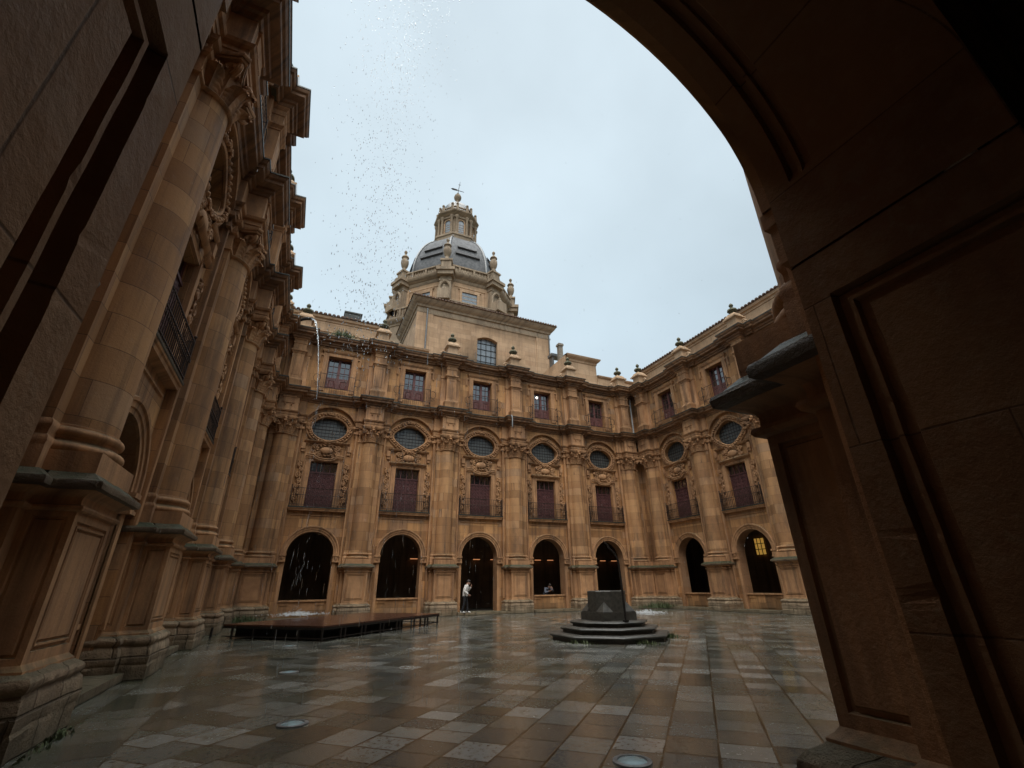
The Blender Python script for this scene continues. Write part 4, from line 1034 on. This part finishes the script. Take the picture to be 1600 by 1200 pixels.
# ================================================================ people
def skin_body(name, pts, edges, rad, mat, parent, sub=2, loc=(0, 0, 0), rz=0):
    me = bpy.data.meshes.new(name); me.from_pydata(pts, edges, []); o = bpy.data.objects.new(name + '_tmp', me); COL.objects.link(o)
    md = o.modifiers.new('Skin', 'SKIN'); sv = me.skin_vertices[0].data
    for i, r in enumerate(rad):
        sv[i].radius = r if isinstance(r, tuple) else (r, r); sv[i].use_root = (i == 0)
    ss = o.modifiers.new('Sub', 'SUBSURF'); ss.levels = sub; ss.render_levels = sub
    dg = bpy.context.evaluated_depsgraph_get(); dg.update(); ev = o.evaluated_get(dg)
    nm = bpy.data.meshes.new_from_object(ev); bpy.data.objects.remove(o); nm.materials.clear(); nm.materials.append(M[mat])
    nm.polygons.foreach_set('use_smooth', [True] * len(nm.polygons)); nm.name = name
    return obj(name, nm, parent)
def person(label, loc, rz, top, pose, jacket, head_col='skin', legs='black_cloth', group=None):
    """faces local +x; joints are given in metres above the feet"""
    P = pose; r = thing('person', label, 'person', loc, rz)
    # body: one continuous surface from pelvis to head, arms and legs
    N = ['pelvis', 'waist', 'chest', 'neck', 'head0', 'lsh', 'lel', 'lwr', 'rsh', 'rel', 'rwr', 'lhip', 'lkn', 'lan', 'rhip', 'rkn', 'ran']
    E_ = [(0, 1), (1, 2), (2, 3), (3, 4), (2, 5), (5, 6), (6, 7), (2, 8), (8, 9), (9, 10), (0, 11), (11, 12), (12, 13), (0, 14), (14, 15), (15, 16)]
    R_ = [(.10, .08), (.09, .075), (.095, .075), .05, .06, .036, .034, .03, .036, .034, .03, .085, .06, .042, .085, .06, .042]
    body = skin_body('body', [P[n] for n in N], E_, R_, head_col, r)
    h = Vector(P['head'])
    m = MB()   # head with face
    m.ball(h, (.098, .078, .118), 16, 12); f = Vector(P['face']); s = Vector((0, 0, 1)).cross(f).normalized(); u = f.cross(s)
    m.ball(h + f * .035 - u * .06, (.07, .062, .07), 12, 8); m.ball(h + f * .102 - u * .015, (.018, .013, .026), 8, 6)
    for sg in (-1, 1): m.ball(h + s * sg * .078 - u * .01, (.022, .014, .034), 8, 6)
    m.ball(h + f * .088 - u * .062, (.012, .026, .009), 8, 5)
    obj('head', m.mesh('head', 'skin'), r)
    m = MB()
    for sg in (-1, 1): m.ball(h + f * .088 + s * sg * .032 + u * .012, (.011, .013, .008), 8, 5)
    obj('eyes', m.mesh('eyes', 'hair'), r)
    m = MB(); m.ball(h - f * .018 + u * .03, (.108, .09, .108), 16, 10)
    for k in range(14): m.ball(h - f * .02 + u * .1 + f * random.uniform(-.07, .07) + s * random.uniform(-.06, .06), (.035, .03, .025), 7, 5)
    obj('hair', m.mesh('hair', 'hair'), r)
    # hands
    for side in 'lr':
        w = Vector(P[side + 'wr']); d = Vector(P[side + 'hand']).normalized(); q = Vector(P[side + 'palm']).normalized(); t = d.cross(q)
        pts = [w, w + d * .045, w + d * .09]; ed = [(0, 1), (1, 2)]; rd = [.026, (.040, .016), (.038, .014)]
        for k, (off, L) in enumerate(((-.030, .072), (-.010, .082), (.010, .076), (.029, .058))):
            b = len(pts); c0 = w + d * .09 + t * off
            pts += [c0, c0 + d * L * .45 + q * .006, c0 + d * L * .75 + q * .026, c0 + d * L * .9 + q * .045]; ed += [(2, b), (b, b + 1), (b + 1, b + 2), (b + 2, b + 3)]; rd += [.0095, .009, .008, .0065]
        b = len(pts); c0 = w + d * .03 - t * .03
        pts += [c0, c0 - t * .025 + d * .03, c0 - t * .03 + d * .058 + q * .014]; ed += [(1, b), (b, b + 1), (b + 1, b + 2)]; rd += [.013, .011, .008]
        skin_body('hand', [tuple(p) for p in pts], ed, rd, 'skin', r, 1)
    # jacket: torso and sleeves a little fuller than the body
    pv, wa, che, nk = (Vector(P[n]) for n in ('pelvis', 'waist', 'chest', 'neck'))
    m = MB(); rows = []
    for c, rx, ry in ((pv - (wa - pv) * .35, .135, .165), (pv, .145, .175), (pv.lerp(wa, .6), .14, .168), (wa, .14, .165), (wa.lerp(che, .5), .148, .178), (che, .145, .195), (che.lerp(nk, .35), .125, .19), (che.lerp(nk, .58), .10, .165), (che.lerp(nk, .78), .075, .105), (che.lerp(nk, .95), .064, .072), (nk, .056, .06)):
        rows.append([(c.x + rx * cos(t), c.y + ry * sin(t), c.z + (.03 * cos(t) if rx < .11 else 0) + .006 * sin(5 * t + c.z * 40)) for t in [2 * pi * k / 20 for k in range(20)]])
    m.grid(rows, True); m.add(rows[0], [tuple(range(20))])
    for side, sg in (('l', 1), ('r', -1)):
        A, E1, W1 = (Vector(P[side + n]) for n in ('sh', 'el', 'wr')); A0 = A.lerp(che, .35)
        path = [A0, A, A.lerp(E1, .3), A.lerp(E1, .75), E1, E1.lerp(W1, .3), E1.lerp(W1, .8), E1.lerp(W1, .92)]
        m.tube(path, [.075, .082, .078, .068, .065, .060, .050, .046], 12)
        m.ball(A.lerp(che, .12) - Vector((0, 0, .012)), .080, 12, 8)
    obj('jacket', m.mesh('jacket', jacket, angle=60), r)
    m = MB(); rows = []
    for k_, (dz, rx, ry) in enumerate(((.16, .115, .145), (.06, .125, .155), (-.04, .13, .165), (-.12, .11, .15), (-.17, .06, .10))):
        c = pv + Vector((0, 0, dz)); rows.append([(c.x + rx * cos(t), c.y + ry * sin(t), c.z) for t in [2 * pi * k / 18 for k in range(18)]])
    m.grid(rows, True); m.add(rows[0], [tuple(range(18))]); m.add(rows[-1], [tuple(range(18))])
    for side in 'lr':
        H, Kn, An = (Vector(P[side + n]) for n in ('hip', 'kn', 'an'))
        m.tube([H + Vector((0, 0, .05)), H, H.lerp(Kn, .35), H.lerp(Kn, .8), Kn, Kn.lerp(An, .3), Kn.lerp(An, .75), An - Vector((0, 0, .03))], [.085, .095, .092, .074, .069, .068, .060, .064], 12)
    obj('trousers', m.mesh('trousers', legs, angle=70), r)
    for side in 'lr':
        a = Vector(P[side + 'an']); m = MB(); a.z = 0
        rows = []
        for x, w, hh in ((-.09, .02, .05), (-.08, .036, .085), (0, .042, .095), (.08, .046, .07), (.15, .042, .05), (.185, .02, .03)):
            rows.append([(a.x + x, a.y + w * cos(t), .0 + max(0, hh * .5 + hh * .5 * sin(t))) for t in [2 * pi * k / 10 for k in range(10)]])
        m.grid(rows, True)
        for q in (rows[0], rows[-1]): m.add(q, [tuple(range(10))])
        obj('shoe', m.mesh('shoe', 'shoe'), r)
    return r
pose1 = dict(pelvis=(-.03, 0, .86), waist=(-.03, 0, 1.0), chest=(.02, 0, 1.24), neck=(.07, 0, 1.41), head0=(.11, 0, 1.48), head=(.15, 0, 1.53), face=(.88, 0, -.47),
             lsh=(.0, .18, 1.34), lel=(.10, .25, 1.10), lwr=(.28, .13, 1.28), lhand=(.3, -.2, .9), lpalm=(-.7, -.6, 0),
             rsh=(.02, -.18, 1.34), rel=(-.03, -.25, 1.06), rwr=(.16, -.20, .92), rhand=(.8, .2, -.5), rpalm=(-.2, 1, 0),
             lhip=(-.03, .09, .82), lkn=(.08, .11, .46), lan=(.10, .12, .08), rhip=(-.03, -.09, .82), rkn=(-.06, -.11, .44), ran=(-.16, -.12, .08))
person('person in a cream white jacket and black trousers bowing their head, hand at face', (9.02, D - .72, .13), radians(-25), 1.6, pose1, 'jacket')
pose2 = dict(pelvis=(-.15, 0, .78), waist=(-.10, 0, .90), chest=(.10, 0, 1.08), neck=(.22, 0, 1.20), head0=(.28, 0, 1.24), head=(.33, 0, 1.28), face=(.75, 0, -.66),
             lsh=(.10, .19, 1.14), lel=(.28, .28, .98), lwr=(.42, .12, 1.10), lhand=(.3, -.5, .8), lpalm=(-1, 0, 0),
             rsh=(.10, -.19, 1.14), rel=(.22, -.28, .90), rwr=(.42, -.14, .98), rhand=(.8, .4, .2), rpalm=(0, .5, 1),
             lhip=(-.15, .09, .74), lkn=(.02, .12, .44), lan=(-.12, .12, .08), rhip=(-.15, -.09, .74), rkn=(.05, -.12, .44), ran=(-.05, -.12, .08))
person('person in a grey jacket stooping in the dark behind a stone sill', (15.05, D + 1.02, .13), radians(-80), 1.4, pose2, 'grey_cloth')

# ================================================================ rain
sp = thing('rain_pipe', 'black pipe spout jutting from the far left corner, pouring water', 'pipe', (-2.35, D - .55, 15.85))
m = MB(); m.tube([(-.3, .3, -.05), (0, 0, .05), (.35, -.45, .10), (.8, -1.0, .02), (1.12, -1.4, -.12)], [.10, .10, .09, .09, .085], 10); obj('pipe_barrel', m.mesh('pipe_barrel', 'iron'), sp)
rw = random.Random(12); m = MB(); p0 = Vector((-1.25, D - 1.95, 15.72)); p1 = Vector((.52, 23.15, .42))
pts, rad = [], []
for k in range(90):
    t = k / 89; s_ = sqrt(t) if t > 0 else 0
    z = p0.z + (p1.z - p0.z) * t; q = p0.lerp(p1, min(1, s_)); j = .10 * t
    pts.append((q.x + rw.uniform(-j, j) * .3, q.y + rw.uniform(-j, j) * .3, z))
    rad.append(max(.008, .05 * (1 - 2.6 * t) ** .7 * rw.uniform(.5, 1.25) if t < .37 else .008))
m.tube(pts[:32], rad[:32], 7)
ico = MB(); 
def drop(m, c, r, l):
    m.ball(c, (r, r, l), 6, 4)
tag(obj('water_jet', m.mesh('water_jet', 'water')), 'white jet of rainwater falling from the corner pipe to the stage', 'water')
def splash(loc, n, w, label, sd):
    r = random.Random(sd); m = MB()
    for k in range(n):
        a, d = r.uniform(0, 2 * pi), abs(r.gauss(0, w)); drop(m, (d * cos(a), d * sin(a), abs(r.gauss(0, .07)) * math.exp(-d / w * .5) + .005), r.uniform(.008, .022), r.uniform(.006, .02))
    tag(obj('splash', m.mesh('splash', 'foam'), None, loc), label, 'splash')
splash((.52, 23.15, .42), 900, .55, 'white splash spreading where the jet hits the stage', 3)
splash((17.9, 22.1, .005), 700, .5, 'white splash on the flags in front of the far right corner', 4)
r = random.Random(99); m = MB()
for k in range(80):       # the jet breaking up on its way down
    t = r.uniform(.25, 1); q = p0.lerp(p1, sqrt(t)); w_ = .03 + .18 * t
    drop(m, (q.x + r.gauss(0, w_), q.y + r.gauss(0, w_), p0.z + (p1.z - p0.z) * t), r.uniform(.003, .007), r.uniform(.05, .2))
for k in range(4200):      # curtain of drips thrown clear of the near left cornice
    z = r.uniform(.05, 20); sp_ = .12 + .030 * z
    x = .40 + r.gauss(0, sp_) + (.25 if r.random() < .5 else -.2) * r.random(); y = 6.4 + r.gauss(0, sp_)
    if z < 4.5:
        if r.random() < .75: continue
        x += r.gauss(.3, .75); y += r.gauss(0, .8)
    rr = r.uniform(.0028, .0078) if z > 4.5 else r.uniform(.0018, .0034); drop(m, (x, y, z), rr, rr * r.uniform(1.5, 4.0 if z < 11 else 8) if z > 4.5 else r.uniform(.03, .09))
for k in range(300):       # drips off the far cornices
    x = X0 + r.choice([r.uniform(.2, 11), r.gauss(5.0, 1.2)]); s_ = r.uniform(.95, 1.6)
    rr = r.uniform(.002, .0042); drop(m, (x, D - s_, r.uniform(.3, 15.6)), rr, r.uniform(.10, .28))
for k in range(500):       # rain across the open court
    rr = r.uniform(.0025, .005); drop(m, (r.uniform(-1.5, 12), r.uniform(5.5, 24), r.uniform(0, 14)), rr, rr * r.uniform(3, 9))
tag(obj('raindrops', m.mesh('raindrops', 'water')), None, None, None, 'stuff')

# ================================================================ sky, sun, camera
SUN_EL, SUN_AZ = radians(58), radians(205)     # azimuth clockwise from +y
w = bpy.data.worlds.new('World'); SC.world = w; w.use_nodes = True
nt = w.node_tree; bg = nt.nodes['Background']; L = nt.links
sky = nt.nodes.new('ShaderNodeTexSky'); sky.sky_type = 'NISHITA'; sky.sun_disc = False; sky.sun_elevation = SUN_EL; sky.sun_rotation = SUN_AZ
tc = nt.nodes.new('ShaderNodeTexCoord'); sx = nt.nodes.new('ShaderNodeSeparateXYZ'); L.new(tc.outputs['Generated'], sx.inputs[0])
rp = nt.nodes.new('ShaderNodeValToRGB'); L.new(sx.outputs[2], rp.inputs[0])
for e, (p, c) in zip([rp.color_ramp.elements[0], rp.color_ramp.elements[1], rp.color_ramp.elements.new(.5), rp.color_ramp.elements.new(.905), rp.color_ramp.elements.new(.935)],
                     ((0, (2.42, 2.76, 2.98)), (1, (46, 46, 45)), (.5, (3.08, 3.72, 4.1)), (.905, (3.74, 4.36, 4.72)), (.935, (42, 42, 41)))): e.position = p; e.color = (*c, 1)  # overhead plateau above the view is brightness added to light the court
ns = nt.nodes.new('ShaderNodeTexNoise'); ns.inputs['Scale'].default_value = 1.7; ns.inputs['Detail'].default_value = 5; L.new(tc.outputs['Generated'], ns.inputs['Vector'])
mr = nt.nodes.new('ShaderNodeMapRange'); L.new(ns.outputs[0], mr.inputs[0]); mr.inputs[1].default_value = .3; mr.inputs[2].default_value = .7; mr.inputs[3].default_value = .86; mr.inputs[4].default_value = 1.10
mu = nt.nodes.new('ShaderNodeMix'); mu.data_type = 'RGBA'; mu.blend_type = 'MULTIPLY'; mu.inputs[0].default_value = 1; L.new(rp.outputs[0], mu.inputs[6]); L.new(mr.outputs[0], mu.inputs[7])
mx = nt.nodes.new('ShaderNodeMix'); mx.data_type = 'RGBA'; mx.inputs[0].default_value = .93; L.new(sky.outputs[0], mx.inputs[6]); L.new(mu.outputs[2], mx.inputs[7])
L.new(mx.outputs[2], bg.inputs[0]); bg.inputs[1].default_value = .1
sl = bpy.data.lights.new('sun', 'SUN'); sl.energy = 1.1; sl.angle = radians(45); sl.color = (1, .96, .9)
so = bpy.data.objects.new('sun', sl); COL.objects.link(so); so.location = (10, 0, 40)
dv = Vector((sin(SUN_AZ) * cos(SUN_EL), cos(SUN_AZ) * cos(SUN_EL), sin(SUN_EL))); so.rotation_euler = dv.to_track_quat('Z', 'Y').to_euler()

yw, pt, rl = radians(24.52), radians(24.11), radians(-.79)
fw = Vector((sin(yw) * cos(pt), cos(yw) * cos(pt), sin(pt))); rt = Vector((cos(yw), -sin(yw), 0)); up = rt.cross(fw)
r2 = rt * cos(rl) + up * sin(rl); u2 = -rt * sin(rl) + up * cos(rl)
cam = bpy.data.cameras.new('camera'); co = bpy.data.objects.new('camera', cam); COL.objects.link(co)
cam.sensor_width = 36; cam.lens = 708 / 1600 * 36; cam.clip_start = .02; cam.clip_end = 2000
co.matrix_world = Matrix(((r2.x, u2.x, -fw.x, 0), (r2.y, u2.y, -fw.y, 0), (r2.z, u2.z, -fw.z, 1.393), (0, 0, 0, 1)))
SC.camera = co
vs = SC.view_settings; vs.view_transform = 'Standard'; vs.look = 'None'; vs.exposure = 1.06; vs.gamma = 1; vs.use_curve_mapping = False
SC.cycles.max_bounces = 8; SC.cycles.diffuse_bounces = 4; SC.cycles.transmission_bounces = 6; SC.cycles.transparent_max_bounces = 8
